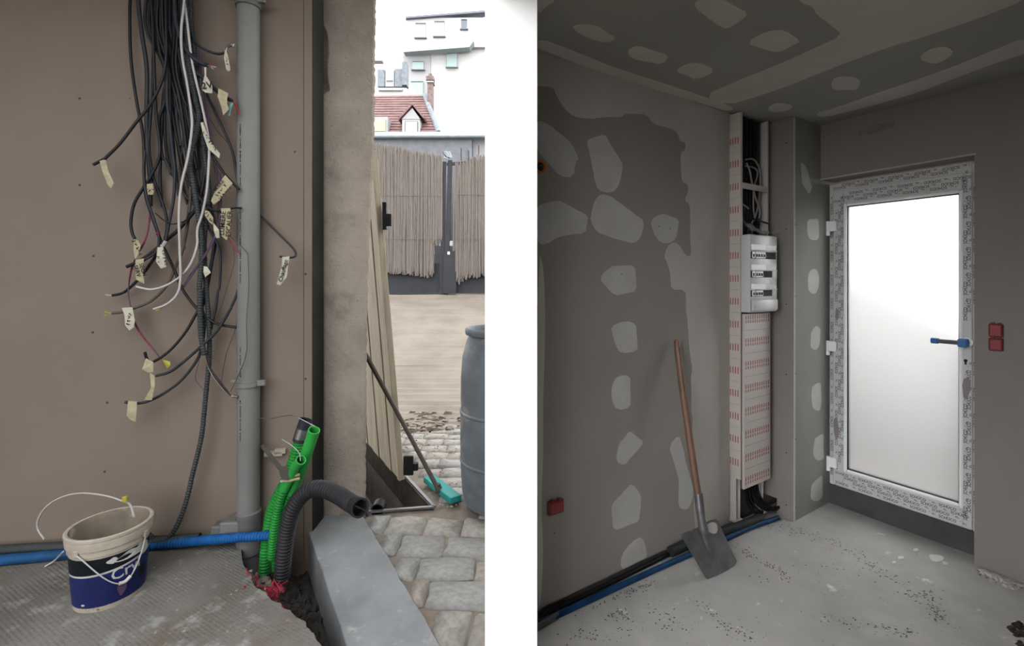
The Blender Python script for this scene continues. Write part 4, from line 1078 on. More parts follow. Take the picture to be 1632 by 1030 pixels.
bc_ = V3(-.058, 3.12, 0)
ba = thing('plastic_barrel', bc_, 'tall grey-blue plastic barrel standing on the cobbles', 'barrel')
build('body', lathe([(0, .002), (.235, .002), (.262, .02), (.278, .09), (.288, .25), (.291, .45), (.289, .62), (.284, .65), (.287, .68), (.286, .85), (.276, .98), (.252, 1.08), (.236, 1.115), (.232, 1.13)], bc_, 56, False), 'barrel', ba, smooth=40)
build('rim', lathe([(.230, 1.125), (.254, 1.13), (.258, 1.145), (.258, 1.165), (.250, 1.175), (.238, 1.172), (.226, 1.15), (.222, .95), (.10, .90), (0, .9)], bc_, 56, False), 'barrel', ba, smooth=40)
for z in (.30, .62): build('moulded_rib', lathe([(.288, z - .012), (.294, z - .006), (.294, z + .006), (.288, z + .012)], bc_, 56), 'barrel', ba, smooth=50)

# ------------------------------------------------------------------ COURTYARD: gate with reed screens, shed behind
def gp(px, py, dY=0.0): return at_depth(px, py, GY + dY)
gate = thing('yard_gate', gp(706, 470), 'dark steel yard gate covered with dry reed screens', 'gate')
def gbar(name, a, b, w, t, m='gate_grey', dY=0.0, par=gate): return build(name, bar(gp(*a, dY), gp(*b, dY), w, t, V3(0, 1, 0)), m, par)
def gquad(name, pts, m, dY=0.0, t=.02, par=gate): return build(name, slabpoly([gp(*p, dY) for p in pts], V3(0, 1, 0), t), m, par)
gquad('bottom_sheet', [(520, 420), (700, 420), (700, 467), (520, 467)], 'gate_grey', .05)
gquad('bottom_sheet', [(722, 425), (930, 425), (930, 467), (722, 467)], 'gate_grey', .05)
gbar('bottom_rail', (520, 467), (703, 467), .05, .05)
gbar('hinge_stile', (708.5, 258), (704, 470), .07, .06)
gbar('meeting_stile', (717.5, 256), (711, 470), .09, .07)
gbar('zinc_edge', (704.5, 300), (701, 392), .04, .03, 'zinc')
gbar('top_rail', (712, 262), (930, 245), .06, .05)
gquad('lock_plate', [(707, 402), (727, 400), (727, 468), (706, 468)], 'gate_grey', -.06, .03)
gquad('label_plate', [(713, 401), (717, 401), (717, 406), (713, 406)], 'facade', -.07, .01)
gquad('lower_rail', [(690, 382), (702, 382), (702, 390), (690, 390)], 'zinc', -.02)
gquad('lower_rail', [(713, 384), (727, 384), (727, 392), (713, 392)], 'zinc', -.02)
gr = random.Random(3)
def reeds(x0, x1, ftop, fbot, n, dY):
    gs = []
    for i in range(n):
        px = x0 + (x1 - x0) * (i + gr.random()) / n
        a = gp(px + gr.gauss(0, .8), ftop(px) + gr.uniform(-7, 8), dY + gr.uniform(-.03, .03)); b = gp(px + gr.gauss(0, 1.4), fbot(px) + gr.uniform(-5, 6), dY + gr.uniform(-.03, .03))
        m_ = a.lerp(b, .5) + V3(gr.gauss(0, .012), gr.gauss(0, .01), 0)
        gs.append(sweep([b, m_, a], gr.uniform(.007, .014), 4))
    return join(*gs)
ftL = lambda x: lerp_tab([(560, 222), (597, 232), (640, 240), (665, 246), (710, 252)], x)
fbL = lambda x: lerp_tab([(560, 420), (618, 431), (650, 433), (680, 438), (690, 436), (691, 390), (704, 378)], x)
s = build('reed_screen', reeds(565, 704, ftL, fbL, 420, -.05), 'reed', gate, kind='stuff')
ftR = lambda x: lerp_tab([(722, 268), (740, 258), (775, 250), (930, 235)], x)
fbR = lambda x: lerp_tab([(722, 350), (726, 440), (732, 448), (745, 440), (775, 436), (930, 430)], x)
s = build('reed_screen', reeds(724, 930, ftR, fbR, 520, -.05), 'reed', gate, kind='stuff')
for (xa, xb, y) in ((570, 703, 311), (570, 700, 380), (728, 925, 310), (728, 925, 380)):
    gbar('tie_wire', (xa, y), (xb, y + 1), .008, .008, 'reed', -.085)
tk = []
for i in range(9):
    a = gr.uniform(0, 6); tk.append(tube([gp(713 + 7 * math.cos(a + j), 247 + 6 * math.sin(a + j * 1.7), -.06) for j in range(5)], .010, 5, 4))
build('wire_tangle', join(*tk), 'zinc', gate)
for px, top in ((735, 236), (747, 240), (753, 232), (763, 232)): gbar('spike', (px, top), (px, 256), .018, .018)

shed = thing('shed', V3(-2.5, 11.2, 1.1), 'low grey shed with a zinc gutter behind the gate', 'shed')
def hq(name, x0, x1, y0, y1, Yd, m, par, t=.3):
    a, b = at_depth(x0, y0, Yd), at_depth(x1, y1, Yd)
    if y1 >= 470: b.z = -.66
    return build(name, box(a.x, b.x, Yd, Yd + t, b.z, a.z), m, par)
hq('front_wall', 500, 752, 218, 478, 11.2, 'fascia', shed)
hq('side_wall', 752, 960, 218, 478, 11.4, 'facade_b', shed)
hq('small_window', 746, 753, 236, 255, 11.15, 'pane_dark', shed, .04)
gu = at_depth(500, 217, 11.1); gu2 = at_depth(960, 216, 11.1)
build('gutter', sweep([gu, gu2], .062, 14), 'zinc', shed, smooth=50)
hq('roof_edge', 500, 960, 210, 214, 11.2, 'zinc', shed, 1.6)

# ------------------------------------------------------------------ far houses
hr = thing('tiled_house', V3(-8, 30, 0), 'house with red tiled roof, gabled dormer and brick chimney', 'house')
hq('wall', 440, 698, 212, 470, 28.2, 'facade', hr, 5.5)
eL, eR = at_depth(440, 213, 28), at_depth(699, 213, 28); rL, rR = at_depth(440, 156, 31), at_depth(677, 153, 31)
for k in range(15):
    t0, t1 = k / 15, (k + 1) / 15 + .01
    a, b = eL.lerp(rL, t0), eR.lerp(rR, t0); c, d = eR.lerp(rR, t1), eL.lerp(rL, t1)
    build('tile_course', slabpoly([a + V3(0, -.05, .06), b + V3(0, -.05, .06), c, d], V3(0, -.6, .8), .05), 'roof_tile', hr)
vg = [sweep([eR.lerp(rR, k / 8) + V3(0, -.06, .05), eR.lerp(rR, (k + .9) / 8) + V3(0, -.06, .08)], .16, 8) for k in range(8)]
build('verge_tiles', join(*vg), 'slate', hr)
dm = hq('dormer', 641, 669, 190, 212, 27.9, 'facade', hr, 1.6)
A_, B_, C_ = at_depth(657, 167, 27.75), at_depth(635, 191, 27.75), at_depth(675, 189, 27.75)
build('dormer_gable', slabpoly([at_depth(657, 172, 27.85), at_depth(640, 190, 27.85), at_depth(670, 190, 27.85)], V3(0, 1, 0), 1.2), 'facade_b', dm)
build('dormer_roof', join(slabpoly([A_, B_, B_ + V3(0, 2, 0), A_ + V3(0, 2, 0)], V3(.7, 0, -.7), -.10), slabpoly([A_, C_, C_ + V3(0, 2, 0), A_ + V3(0, 2, 0)], V3(-.7, 0, -.7), -.10)), 'roof_tile', dm)
hq('dormer_window', 645, 666, 193, 211, 27.82, 'pane_dark', dm, .05); hq('dormer_blind', 646.5, 664.5, 194, 210, 27.76, 'facade', dm, .05)
w = hq('roof_window', 590, 618, 186, 212, 27.8, 'facade_b', hr, 1.2); hq('window_pane', 593, 614, 191, 209, 27.74, 'lamp_pane', w, .05)
ch = hq('chimney', 681, 689.5, 126, 178, 30, 'brick', hr, .5)
hq('chimney_cap', 679, 691, 121, 127, 29.95, 'brick', ch, .6); hq('chimney_band', 680, 691, 129, 131, 29.9, 'facade_b', ch, .65); hq('chimney_pot', 683, 688, 117, 122, 30.1, 'brick', ch, .3)

hm = thing('mansard_house', V3(-11, 38, 0), 'pale house with slate mansard strips, left of the apartment block', 'house')
hq('wall', 500, 648, 140, 470, 38, 'facade', hm, 6)
hq('upper_wall', 500, 641, 108, 141, 38.2, 'facade', hm, 5)
for (a, b, c, d) in ((602, 613, 111, 138), (629, 641, 110, 138)): hq('slate_strip', a, b, c, d, 38.0, 'slate', hm, .3)
w = hq('window', 614, 628, 112, 138, 38.0, 'facade_b', hm, .25); hq('pane', 616, 626, 128, 129.5, 37.95, 'pane_dark', w, .05)
hq('cornice', 603, 641, 141, 144, 37.8, 'facade_b', hm, .6); hq('roof_ledge', 590, 609, 93, 97, 37.9, 'facade_b', hm, .6)
hq('chimney_stack', 640.5, 648, 98, 135, 37.7, 'slate', hm, .8)

hA = thing('apartment_block', V3(0, 47, 0), 'tall pale apartment block with flat roof and green blinds', 'building')
hq('upper_storeys', 646, 960, 28, 75, 50, 'facade', hA, 10)
hq('lower_storeys', 642, 960, 75, 470, 50.5, 'facade', hA, 9)
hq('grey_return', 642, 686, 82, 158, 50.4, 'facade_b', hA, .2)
build('roof_edge', slabpoly([at_depth(646, 29, 49.6), at_depth(960, 5, 49.6), at_depth(960, 1, 49.6), at_depth(646, 26, 49.6)], V3(0, 1, 0), 1), 'pane_dark', hA)
build('canopy', slabpoly([at_depth(640, 76, 49), at_depth(755, 65, 49), at_depth(748, 75, 49), at_depth(643, 83, 49)], V3(0, 1, 0), 1), 'zinc', hA)
for (a, b, c, d, m) in ((662, 678, 37, 59, 'facade_b'), (692, 708, 34, 57, 'facade_b'), (735, 744, 31, 45, 'pane_dark'), (657, 675, 98, 110, 'shutter'), (655, 674, 130, 152, 'shutter'), (712, 728, 83, 106, 'shutter')):
    Yd = 49.9 if d < 70 else 50.2
    w = hq('window', a, b, c, d, Yd, m, hA, .3)
    hq('window_sill', a - 2, b + 2, d, d + 1.2, Yd - .2, 'pane_dark', w, .3); hq('window_lintel', a, b, c - .9, c, Yd - .1, 'slate', w, .2)

# ------------------------------------------------------------------ RIGHT: glazed door
door = thing('door_1', R(UF, .55, 0), 'white glazed door with frosted pane and printed protective film', None, None, 'structure')
FV0, FV1, FZ0, FZ1 = VB + .003, VR - .001, .128, ZD - .022
GV0, GV1, GZ0, GZ1 = .297, .834, .262, 1.972
def frame_ring(pref, v0, v1, z0, z1, wl_, wr_, wb, wt, u0, u1, m, bevel=.004):
    build(pref + '_stile', bev(rbox(u0, u1, v0, v0 + wl_, z0, z1), bevel), m, door)
    build(pref + '_stile', bev(rbox(u0, u1, v1 - wr_, v1, z0, z1), bevel), m, door)
    build(pref + '_rail', bev(rbox(u0, u1, v0 + wl_, v1 - wr_, z0, z0 + wb), bevel), m, door)
    build(pref + '_rail', bev(rbox(u0, u1, v0 + wl_, v1 - wr_, z1 - wt, z1), bevel), m, door)
frame_ring('frame', FV0, FV1, FZ0, FZ1, .034, .034, .04, .055, UF, UF + .08, 'film_frame')
SU = UF - .016
frame_ring('sash', FV0 + .030, FV1 - .030, FZ0 + .010, FZ1 - .050, GV0 - .018 - FV0 - .030, FV1 - .030 - GV1 - .018, GZ0 - .02 - FZ0 - .010, FZ1 - .050 - GZ1 - .02, SU, SU + .07, 'film_frame')
frame_ring('glazing_bead', GV0 - .020, GV1 + .020, GZ0 - .022, GZ1 + .022, .018, .018, .019, .019, SU - .002, SU + .05, 'upvc', .006)
frame_ring('gasket', GV0 - .004, GV1 + .004, GZ0 - .005, GZ1 + .005, .006, .006, .007, .007, SU + .012, SU + .05, 'gasket', .001)
build('frosted_pane', rbox(SU + .028, SU + .034, GV0, GV1, GZ0, GZ1), 'glass', door)
uS, uF_ = SU - .0012, UF - .0012
dr = random.Random(12); tw = .0225
def print_col(v, z0, z1, pitch, u, down, ph):
    gs = []; z = z0 + ph
    xd = V3(0, 0, -1) if down else V3(0, 0, 1); yd = RV if down else -RV
    while z < z1 - .03:
        gs.append(lettering('SCH\u00dcCO', R(u, v, z), xd, yd, tw, .80)); gs.append(lettering("\u2019 o,", R(u, v + .003, z + pitch / 2), xd, yd, tw * .8, 1.3)); z += pitch
    return gs
def print_row(z, v0, v1, pitch, u, flip, ph):
    gs = []; v = v0 + ph
    xd = RV * (-1 if flip else 1); yd = V3(0, 0, -1 if flip else 1)
    while v < v1 - .03:
        gs.append(lettering('SCH\u00dcCO', R(u, v, z), xd, yd, tw, .80)); gs.append(lettering("\u2019 o,", R(u, v + pitch / 2, z + .003), xd, yd, tw * .8, 1.3)); v += pitch
    return gs
# lettering reads along each bar
L_ = []
for i, (v, u) in enumerate(((FV0 + .014, uF_), (FV0 + .048, uS), (FV0 + .066, uS), (FV0 + .082, uS))): L_ += print_col(v, .20, 2.04, .158, u, True, .03 + .05 * i)
build('printed_lettering', join(*L_), 'ink', door)
L_ = []
for i, (v, u) in enumerate(((GV1 + .030, uS), (GV1 + .044, uS), (FV1 - .020, uF_))): L_ += print_col(v, .20, 1.08 + .02 * i, .140, u, False, .02 + .047 * i) + print_col(v, 1.27, 2.06, .140, u, False, .04 + .047 * i)
build('printed_lettering', join(*L_), 'ink', door)
L_ = []
for i, (z, u) in enumerate(((GZ1 + .042, uS), (GZ1 + .062, uS), (GZ1 + .085, uS), (FZ1 - .030, uF_), (FZ1 - .012, uF_))): L_ += print_row(z, FV0 + .06, FV1 - .03, .125, u, True, .05 * (i % 3))
build('printed_lettering', join(*L_), 'ink', door)
L_ = []
for i, (z, u) in enumerate(((GZ0 - .040, uS), (GZ0 - .060, uS), (GZ0 - .080, uS), (GZ0 - .104, uS))): L_ += print_row(z, FV0 + .05, FV1 - .04, .13, u, False, .03 + .05 * (i % 3))
build('printed_lettering', join(*L_), 'ink', door)
for (x, y) in ((1326, 361), (1326, 552), (1327, 737)):
    p = on_u(x, y, SU - .012)
    hg = build('hinge', bev(obox(p, RU * .014, RV * .026, V3(0, 0, .034)), .004), 'upvc', door)
    build('hinge_barrel', sweep([p - RV * .022 - RU * .006 - V3(0, 0, .06), p - RV * .022 - RU * .006 + V3(0, 0, .035)], .013, 12), 'upvc', hg, smooth=50)
pk = on_u(1541, 546, SU - .006)
hd = build('lever_handle', tube([pk + RU * .004, pk - RU * .040, pk - RU * .052 - RV * .02, pk - RU * .052 - RV * .09, pk - RU * .050 - RV * .125], .0125, 10, 6), 'lever', door, smooth=50)
build('handle_rose', disc(pk + RU * .006, -RU, .026, .012, 20), 'upvc', hd, smooth=40)
build('blue_tape', tube([pk - RU * .052 - RV * .105, pk - RU * .050 - RV * .134], .0165, 10, 3), 'bluetape', hd, smooth=50)
build('blue_tape', bev(obox(pk - RU * .046 - RV * .004, RU * .02, RV * .020, V3(0, 0, .022)), .005), 'bluetape', hd)
kh = on_u(1539, 575, SU); build('keyhole', join(disc(kh, -RU, .008, .002, 12), obox(kh - V3(0, 0, .010) - RU * .001, RU * .001, RV * .004, V3(0, 0, .012))), 'black_hole', door)
for (pts_) in ([(1533, 606), (1544, 600), (1548, 618), (1543, 632), (1536, 640)], [(1328, 668), (1334, 664), (1338, 690), (1333, 704), (1329, 690)], [(1331, 494), (1336, 492), (1337, 508), (1332, 512)]):
    build('torn_film', slabpoly([on_u(x, y, SU - .002) for x, y in chaikin(list(pts_), 1)], -RU, .001), 'greyprint', door)
# wall added and sloped to tone the frosted pane, and paving outside the door
struct('wall_pane_tone', slabpoly([R(3.3, -1.2, -.6), R(3.3, 1.6, -.6), R(3.3, 1.6, .7), R(3.3, .75, 1.12), R(3.3, .1, 1.62), R(3.3, -1.2, 1.8)], RU, .15), 'yard', 'beige wall added outside, its sloping top toning the lower frosted pane')
struct('floor_outside', rbox(2.46, 6.0, -1.0, 3.0, -0.2, -0.02), 'yard', 'pale paving outside the glazed door')

# ------------------------------------------------------------------ RIGHT: cable duct, consumer unit, cables
U0, U1, DV = 1.434, 1.742, .073
zt, zb, zm = CEIL - .012, .244, 1.302
du = thing('cable_duct', R((U0 + U1) / 2, DV / 2, 0), 'tall white plastic cable duct with red print against the wall', 'duct')
build('side_panel', bev(rbox(U0, U0 + .010, .002, DV, .30, zt), .002), 'duct', du)
build('side_panel', bev(rbox(U1 - .010, U1, .002, DV, .30, zt), .002), 'duct', du)
build('back_panel', rbox(U0 + .01, U1 - .01, .003, .012, .03, zt), 'duct_in', du)
build('front_lip', rbox(U0 + .010, U0 + .022, DV - .004, DV, zm, zt), 'duct', du)
build('front_lip', rbox(U1 - .016, U1 - .010, DV - .004, DV, zm, zt), 'duct', du)
cvp = build('front_cover', bev(rbox(U0 + .014, U1 - .002, DV - .002, DV + .014, zb, zm - .01), .004), 'duct', du)
build('cover_groove', rbox(U0 + .010, U0 + .014, DV - .006, DV + .001, zb, zm), 'duct_in', du)
br_ = build('crossbar', bev(obox(R((U0 + U1) / 2, DV - .002, H + (445 - 299) / F * 2.83), RU * .15, RV * .004, V3(0, 0, .018)), .003), 'duct', du)
zrow = [zb + .05 + .138 * i for i in range(9)]
for i, z in enumerate(zrow):
    if z > zm - .03: break
    tk_, dt = [], []
    for k in range(11):
        u = U0 + .034 + k * .0245
        tk_.append(obox(R(u, DV + .0143, z + .010), RU * .0042, RV * .0004, V3(0, 0, .012))); tk_.append(obox(R(u, DV + .0143, z - .016), RU * .0040, RV * .0004, V3(0, 0, .008)))
    for k in range(22):
        dt.append(obox(R(U0 + .03 + k * .0125, DV + .0143, z + .070), RU * .0022, RV * .0004, V3(0, 0, .0022)))
    build('red_print', join(*tk_), 'redprint', cvp); build('perforation_marks', join(*dt), 'greyprint', cvp)
for i in range(16):
    z = .40 + .138 * i
    if z > zt - .05: break
    tk_, dt = [], []
    for k in range(4): tk_.append(obox(R(U0 - .0003, .010 + k * .016, z), RU * .0004, RV * .0032, V3(0, 0, .020)))
    for k in range(6): dt.append(obox(R(U0 - .0003, .008 + k * .011, z + .07), RU * .0004, RV * .002, V3(0, 0, .002)))
    build('red_print', join(*tk_), 'redprint', du); build('perforation_marks', join(*dt), 'greyprint', du)
for (ua, ub) in ((U0, U0 + .045), (U1 - .05, U1 - .01)):
    lg_ = build('slotted_rail', join(rbox(ua, ua + .004, .004, .045, .04, .40), rbox(ua, ub, .004, .008, .04, .40), rbox(ub - .004, ub, .004, .045, .04, .40)), 'duct', du)
    build('rail_slots', join(*[rbox(ub - .022, ub - .008, .0080, .0088, .05 + .011 * k, .055 + .011 * k) for k in range(18)]), 'black_hole', lg_)
    build('rail_foot', bev(rbox(ua - .004, ub + .02, .004, .075, .030, .045), .003), 'duct', lg_)

pn = thing('consumer_unit', R((U0 + U1) / 2, .1, zm), 'white three-row circuit breaker panel mounted on the cable duct', 'electrical panel')
PV, PU1, PZ1 = .134, 1.728, 1.764
build('housing', bev(rbox(U0 - .001, PU1, DV + .001, PV, zm, PZ1), .008, 2), 'panel', pn, smooth=40)
def pu(x): return U0 + (x - 232) / (508 - 232) * (PU1 - U0)
def pzz(y): return zm + .004 + (895 - y) / (895 - 85) * (PZ1 - zm - .008)
for (ls, b0, b1, n, xe, cover) in ((180, 258, 333, 5, 490, False), (392, 462, 532, 4, 450, True), (597, 667, 733, 4, 450, True)):
    slot = build('row_window', rbox(pu(236), pu(xe), PV - .001, PV + .0015, pzz(b1), pzz(b0)), 'black_hole', pn)
    xs = 246; wbk = (370 - 246) / 5
    for k in range(n):
        xx = xs + k * wbk + (6 if k else 0)
        bk_ = build('breaker', bev(rbox(pu(xx), pu(xx + wbk - 2), PV - .001, PV + .006, pzz(b1 - 4), pzz(b0 + 3)), .001), 'breaker', pn)
        zc = (pzz(b0) + pzz(b1)) / 2
        build('toggle', bev(rbox(pu(xx + 4), pu(xx + wbk - 6), PV + .005, PV + .012, zc - .010, zc + .006), .001), 'toggle', bk_)
    build('row_label', rbox(pu(238), pu(385), PV - .001, PV + .003, pzz(ls + 58), pzz(ls + 4)), 'breaker', pn)
    build('smoked_flap', rbox(pu(385), pu(498), PV - .001, PV + .003, pzz(ls + 58), pzz(ls + 4)), 'smoke', pn)
    build('moulded_ledge', bev(rbox(pu(236), pu(500), PV - .001, PV + .006, pzz(ls + 68), pzz(ls + 60)), .001), 'panel', pn)
    if cover: build('blank_cover', rbox(pu(454), pu(500), PV - .001, PV + .003, pzz(b1), pzz(b0)), 'smoke', pn)
build('lower_bulge', bev(rbox(pu(246), pu(500), PV - .002, PV + .010, pzz(885), pzz(770)), .005, 2), 'panel', pn, smooth=40)
build('cover_screw', disc(R(pu(262), PV + .010, pzz(840)), RV, .004, .001, 8), 'greyprint', pn)
wv_ = []
wr_ = random.Random(4)
for j in range(7):
    for i in range(12):
        wv_.append(R(U0 + .012 + .275 * i / 11, .045 + .10 * j / 6 + wr_.uniform(-.012, .012), PZ1 + .006 + .11 * (1 - i / 11) ** 2 * (1 - j / 6) + wr_.uniform(0, .025)))
build('plastic_wrap', (wv_, [(j * 12 + i, j * 12 + i + 1, j * 12 + i + 13, j * 12 + i + 12) for j in range(6) for i in range(11)]), 'wrap', None, 'crumpled clear plastic wrap on top of the breaker panel', 'wrap', smooth=30)
def duct_cable(label, seq, r, m, v, group=None):
    pts = [on_v(*p, v + .004 * math.sin(i)) for i, p in enumerate(seq)]
    return build('cable', tube(pts, r, 7, 7), m, None, label, 'cable', group, smooth=60)
z14 = lambda *p: zl(14, *p)
DG = 'cables inside the white duct'
duct_cable('white cable looping widest inside the duct above the crossbar', z14((168, 270), (200, 268), (225, 300), (235, 360), (228, 450), (215, 520), (196, 560)), .0055, 'white_cable', .052, DG)
duct_cable('white cable dropping straight through the duct left of the loop', z14((172, 285), (185, 320), (195, 370), (210, 440), (232, 500), (228, 540)), .0055, 'white_cable', .060, DG)
duct_cable('white cable rising from the panel and bending left in the duct', z14((166, 300), (200, 305), (222, 330), (205, 400), (202, 480), (210, 550)), .0055, 'white_cable', .046, DG)
duct_cable('short white wire stub slanting across the black duct interior', z14((148, 472), (162, 480), (180, 494)), .005, 'white_cable', .055, DG)
duct_cable('bent white wire stub above the crossbar at duct left', z14((134, 330), (140, 322), (150, 314)), .005, 'white_cable', .055, DG)
duct_cable('upper bent white wire stub at the left of the duct', z14((136, 292), (142, 284), (152, 278)), .005, 'white_cable', .055, DG)
duct_cable('black cable end poking right out of the duct above the panel', z14((200, 540), (230, 550), (268, 562)), .006, 'black', .075, DG)
for k in range(9):
    u = U0 + .03 + .027 * k
    build('cable', tube([R(u + .004 * math.sin(k * 2 + j), .022 + .008 * (k % 3), z) for j, z in enumerate((PZ1 + .01, 1.95, 2.1, 2.3, 2.49))], .010, 8, 6), 'black' if k % 2 else 'black_b', None, 'black cable packed side by side at the back of the duct', 'cable', 'black cables at the back of the duct', smooth=60)
# cables leaving at the floor
fg = 'black cables curling out under the duct'
for k, (a, b, c_) in enumerate(((1.53, 1.66, .050), (1.56, 1.70, .060), (1.60, 1.76, .072), (1.63, 1.80, .085), (1.66, 1.808, .10))):
    build('cable', tube([R(a, .03, .46), R(a + .005, .035, .25), R(a + .03, .05, .12), R((a + b) / 2 + .02, .06 + .01 * k, .055), R(b, c_, .030 + .006 * k)], .0085, 8, 7), 'black', None, 'black cable curling onto the floor under the white duct', 'cable', fg, smooth=60)

# pipes along the foot of the wall
def wall_run(name, label, pts, r, m, corr=False, cat='pipe'):
    P = [R(*p) for p in pts]; return build(name, tube(P, r, 14, 6), m, None, label, cat, smooth=50)
wall_run('blue_pipe', 'blue pipe running along the foot of the patched wall', [(-.02, .045, .012), (.25, .052, .012), (.7, .065, .013), (1.1, .085, .014), (1.5, .105, .019), (1.74, .135, .020)], .0135, 'blue_s')
wall_run('grey_pipe', 'grey pipe lying between shovel blade and cable duct', [(.86, .028, .034), (1.1, .035, .036), (1.4, .078, .036), (1.62, .092, .036)], .026, 'conduit')
wall_run('black_cable', 'black cable tucked along the gap under the patched wall', [(.0, .013, .012), (.4, .016, .012), (.9, .014, .012), (1.42, .016, .012)], .011, 'black', cat='cable')

# ------------------------------------------------------------------ RIGHT: shovel
P1, P2 = on_level(1128, 923, 0.003), on_level(1173, 898, 0.02)
Pt = on_v(1079, 545, .028)
pnrm = (P2 - P1).cross(Pt - P1).normalized()
if pnrm.y > 0: pnrm = -pnrm
sp = lambda x, y: on_plane(x, y, P1, pnrm)
sh = thing('shovel', P1, 'square-bladed shovel with wooden handle leaning on the patched wall', 'shovel')
mid = sp(1117, 842)
hpth = [Pt, on_plane(1084, 600, P1, pnrm) + pnrm * .006, on_plane(1094, 680, P1, pnrm) + pnrm * .010, on_plane(1106, 765, P1, pnrm) + pnrm * .012, on_plane(1112, 800, P1, pnrm) + pnrm * .012]
hp_ = catmull(hpth, 8)
build('handle', sweep([hp_[0] + (hp_[0] - hp_[1]).normalized() * .012] + hp_, [.010] + [.0165] * 2 + [.0175] * (len(hp_) - 2), 14), 'ash', sh, smooth=60)
build('socket', sweep(catmull([on_plane(1110, 786, P1, pnrm) + pnrm * .012, on_plane(1113, 815, P1, pnrm) + pnrm * .013, on_plane(1117, 838, P1, pnrm) + pnrm * .012, on_plane(1122, 853, P1, pnrm) + pnrm * .006], 5), [.0215] * 6 + [.020] * 4 + [.022, .024, .024, .020, .012, .008], 14), 'blade', sh, smooth=50)
outl = zl(18, (724, 492), (720, 474), (735, 464), (765, 456), (800, 440), (835, 418), (862, 405), (890, 398), (902, 412), (915, 440), (955, 528), (994, 608), (982, 630), (930, 662), (852, 702), (838, 690), (800, 622), (760, 556))
rim_ = [sp(*q) for q in outl]; ctr = sum(rim_, V3(0, 0, 0)) / len(rim_)
vv, ff2 = [], []
RN = 5; n = len(rim_)
for side_ in (0, 1):
    for k in range(RN + 1):
        t = 1 - k / (RN + .6)
        for q in rim_: vv.append(ctr + (q - ctr) * t - pnrm * (.014 * (1 - t ** 2)) - pnrm * (.0025 * side_))
    vv.append(ctr - pnrm * .014 - pnrm * (.0025 * side_))
blk = (RN + 1) * n + 1
for side_ in (0, 1):
    o_ = side_ * blk
    for k in range(RN):
        for i in range(n): ff2.append((o_ + k * n + i, o_ + k * n + (i + 1) % n, o_ + (k + 1) * n + (i + 1) % n, o_ + (k + 1) * n + i))
    for i in range(n): ff2.append((o_ + RN * n + i, o_ + RN * n + (i + 1) % n, o_ + blk - 1))
for i in range(n): ff2.append((i, (i + 1) % n, blk + (i + 1) % n, blk + i))
bl = build('blade', (vv, ff2), 'blade', sh, smooth=50)
build('blade_rib', sweep(catmull([sp(*zp(18, 815, 440)) + pnrm * .004, sp(*zp(18, 845, 520)) - pnrm * .006, sp(*zp(18, 882, 596)) - pnrm * .012], 6), [.012, .012, .012, .012, .011, .010, .009, .009, .008, .007, .005, .004, .002], 10), 'blade', bl, smooth=60)
build('dried_mortar', slabpoly([sp(*q) - pnrm * .004 for q in chaikin(zl(18, (840, 430), (870, 412), (895, 420), (900, 455), (885, 475), (850, 462)), 2)], pnrm, .004), 'skim', bl)

# ------------------------------------------------------------------ RIGHT: boxes, loose things on the floor
def red_box(name, label, cells, place, nrm, group=None):
    root = None
    for k, (x0, y0, x1, y1) in enumerate(cells):
        a, b, c_, d_ = place(x0, y0), place(x1, y0), place(x1, y1), place(x0, y1)
        ux = (b - a); zc = V3(0, 0, 1); hh = ((a.z - d_.z) + (b.z - c_.z)) / 2; ww = V3(ux.x, ux.y, 0).length; ud = V3(ux.x, ux.y, 0).normalized()
        ctr_ = (a + b + c_ + d_) / 4
        if root is None: root = thing(name, ctr_, label, 'wall box', group)
        fr_ = build('box_rim', bev(obox(ctr_ + nrm * .010, ud * ww / 2, nrm * .010, zc * hh / 2), .004), 'redbox', root)
        build('box_lid', bev(obox(ctr_ + nrm * .021, ud * ww * .40, nrm * .002, zc * hh * .40), .002), 'redbox_in', fr_)
        for s_ in (-1, 1): build('box_tab', obox(ctr_ + nrm * .010 + zc * (hh * .53) + ud * ww * .22 * s_, ud * .006, nrm * .006, zc * .004), 'redbox', fr_)
    return root
red_box('switch_box', 'single red wall box low on the patched wall', [(871, 796, 895, 817)], lambda x, y: on_v(x, y, 0), RV)
red_box('switch_box', 'pair of stacked red wall boxes right of the glazed door', [(1577, 516, 1600, 537), (1577, 539, 1600, 559)], lambda x, y: on_u(x, y, UW), -RU)
rc = on_v(859, 266, 0)
rg = thing('conduit_outlet', rc, 'dark round outlet with orange rim at the left edge of the patched wall', 'outlet')
build('orange_rim', hollow([rc + RV * .001, rc + RV * .004, rc + RV * .008, rc + RV * .012], .029, .021, 2), 'orange', rg, smooth=40)
build('dark_centre', disc(rc + RV * .001, RV, .0205, .004, 16), 'black_hole', rg)
build('wire_end', tube([rc + RV * .004, rc + RV * .02 + V3(0, 0, .004), rc + RV * .022 - V3(0, 0, .012)], .002, 5, 4), 'steel', rg)
st = thing('steel_channel', on_level(862, 995), 'short offcut of galvanised steel channel at the wall foot', 'steel offcut')
a, b = on_level(846, 1003, .0), on_level(884, 981, .0)
d = (b - a).normalized(); nn = V3(d.y, -d.x, 0)
build('web', obox((a + b) / 2 + V3(0, 0, .003), (b - a) / 2, nn * .028, V3(0, 0, .002)), 'steel', st)
for s_ in (-1, 1): build('flange', obox((a + b) / 2 + nn * .028 * s_ + V3(0, 0, .018), (b - a) / 2, nn * .0012, V3(0, 0, .018)), 'steel', st)

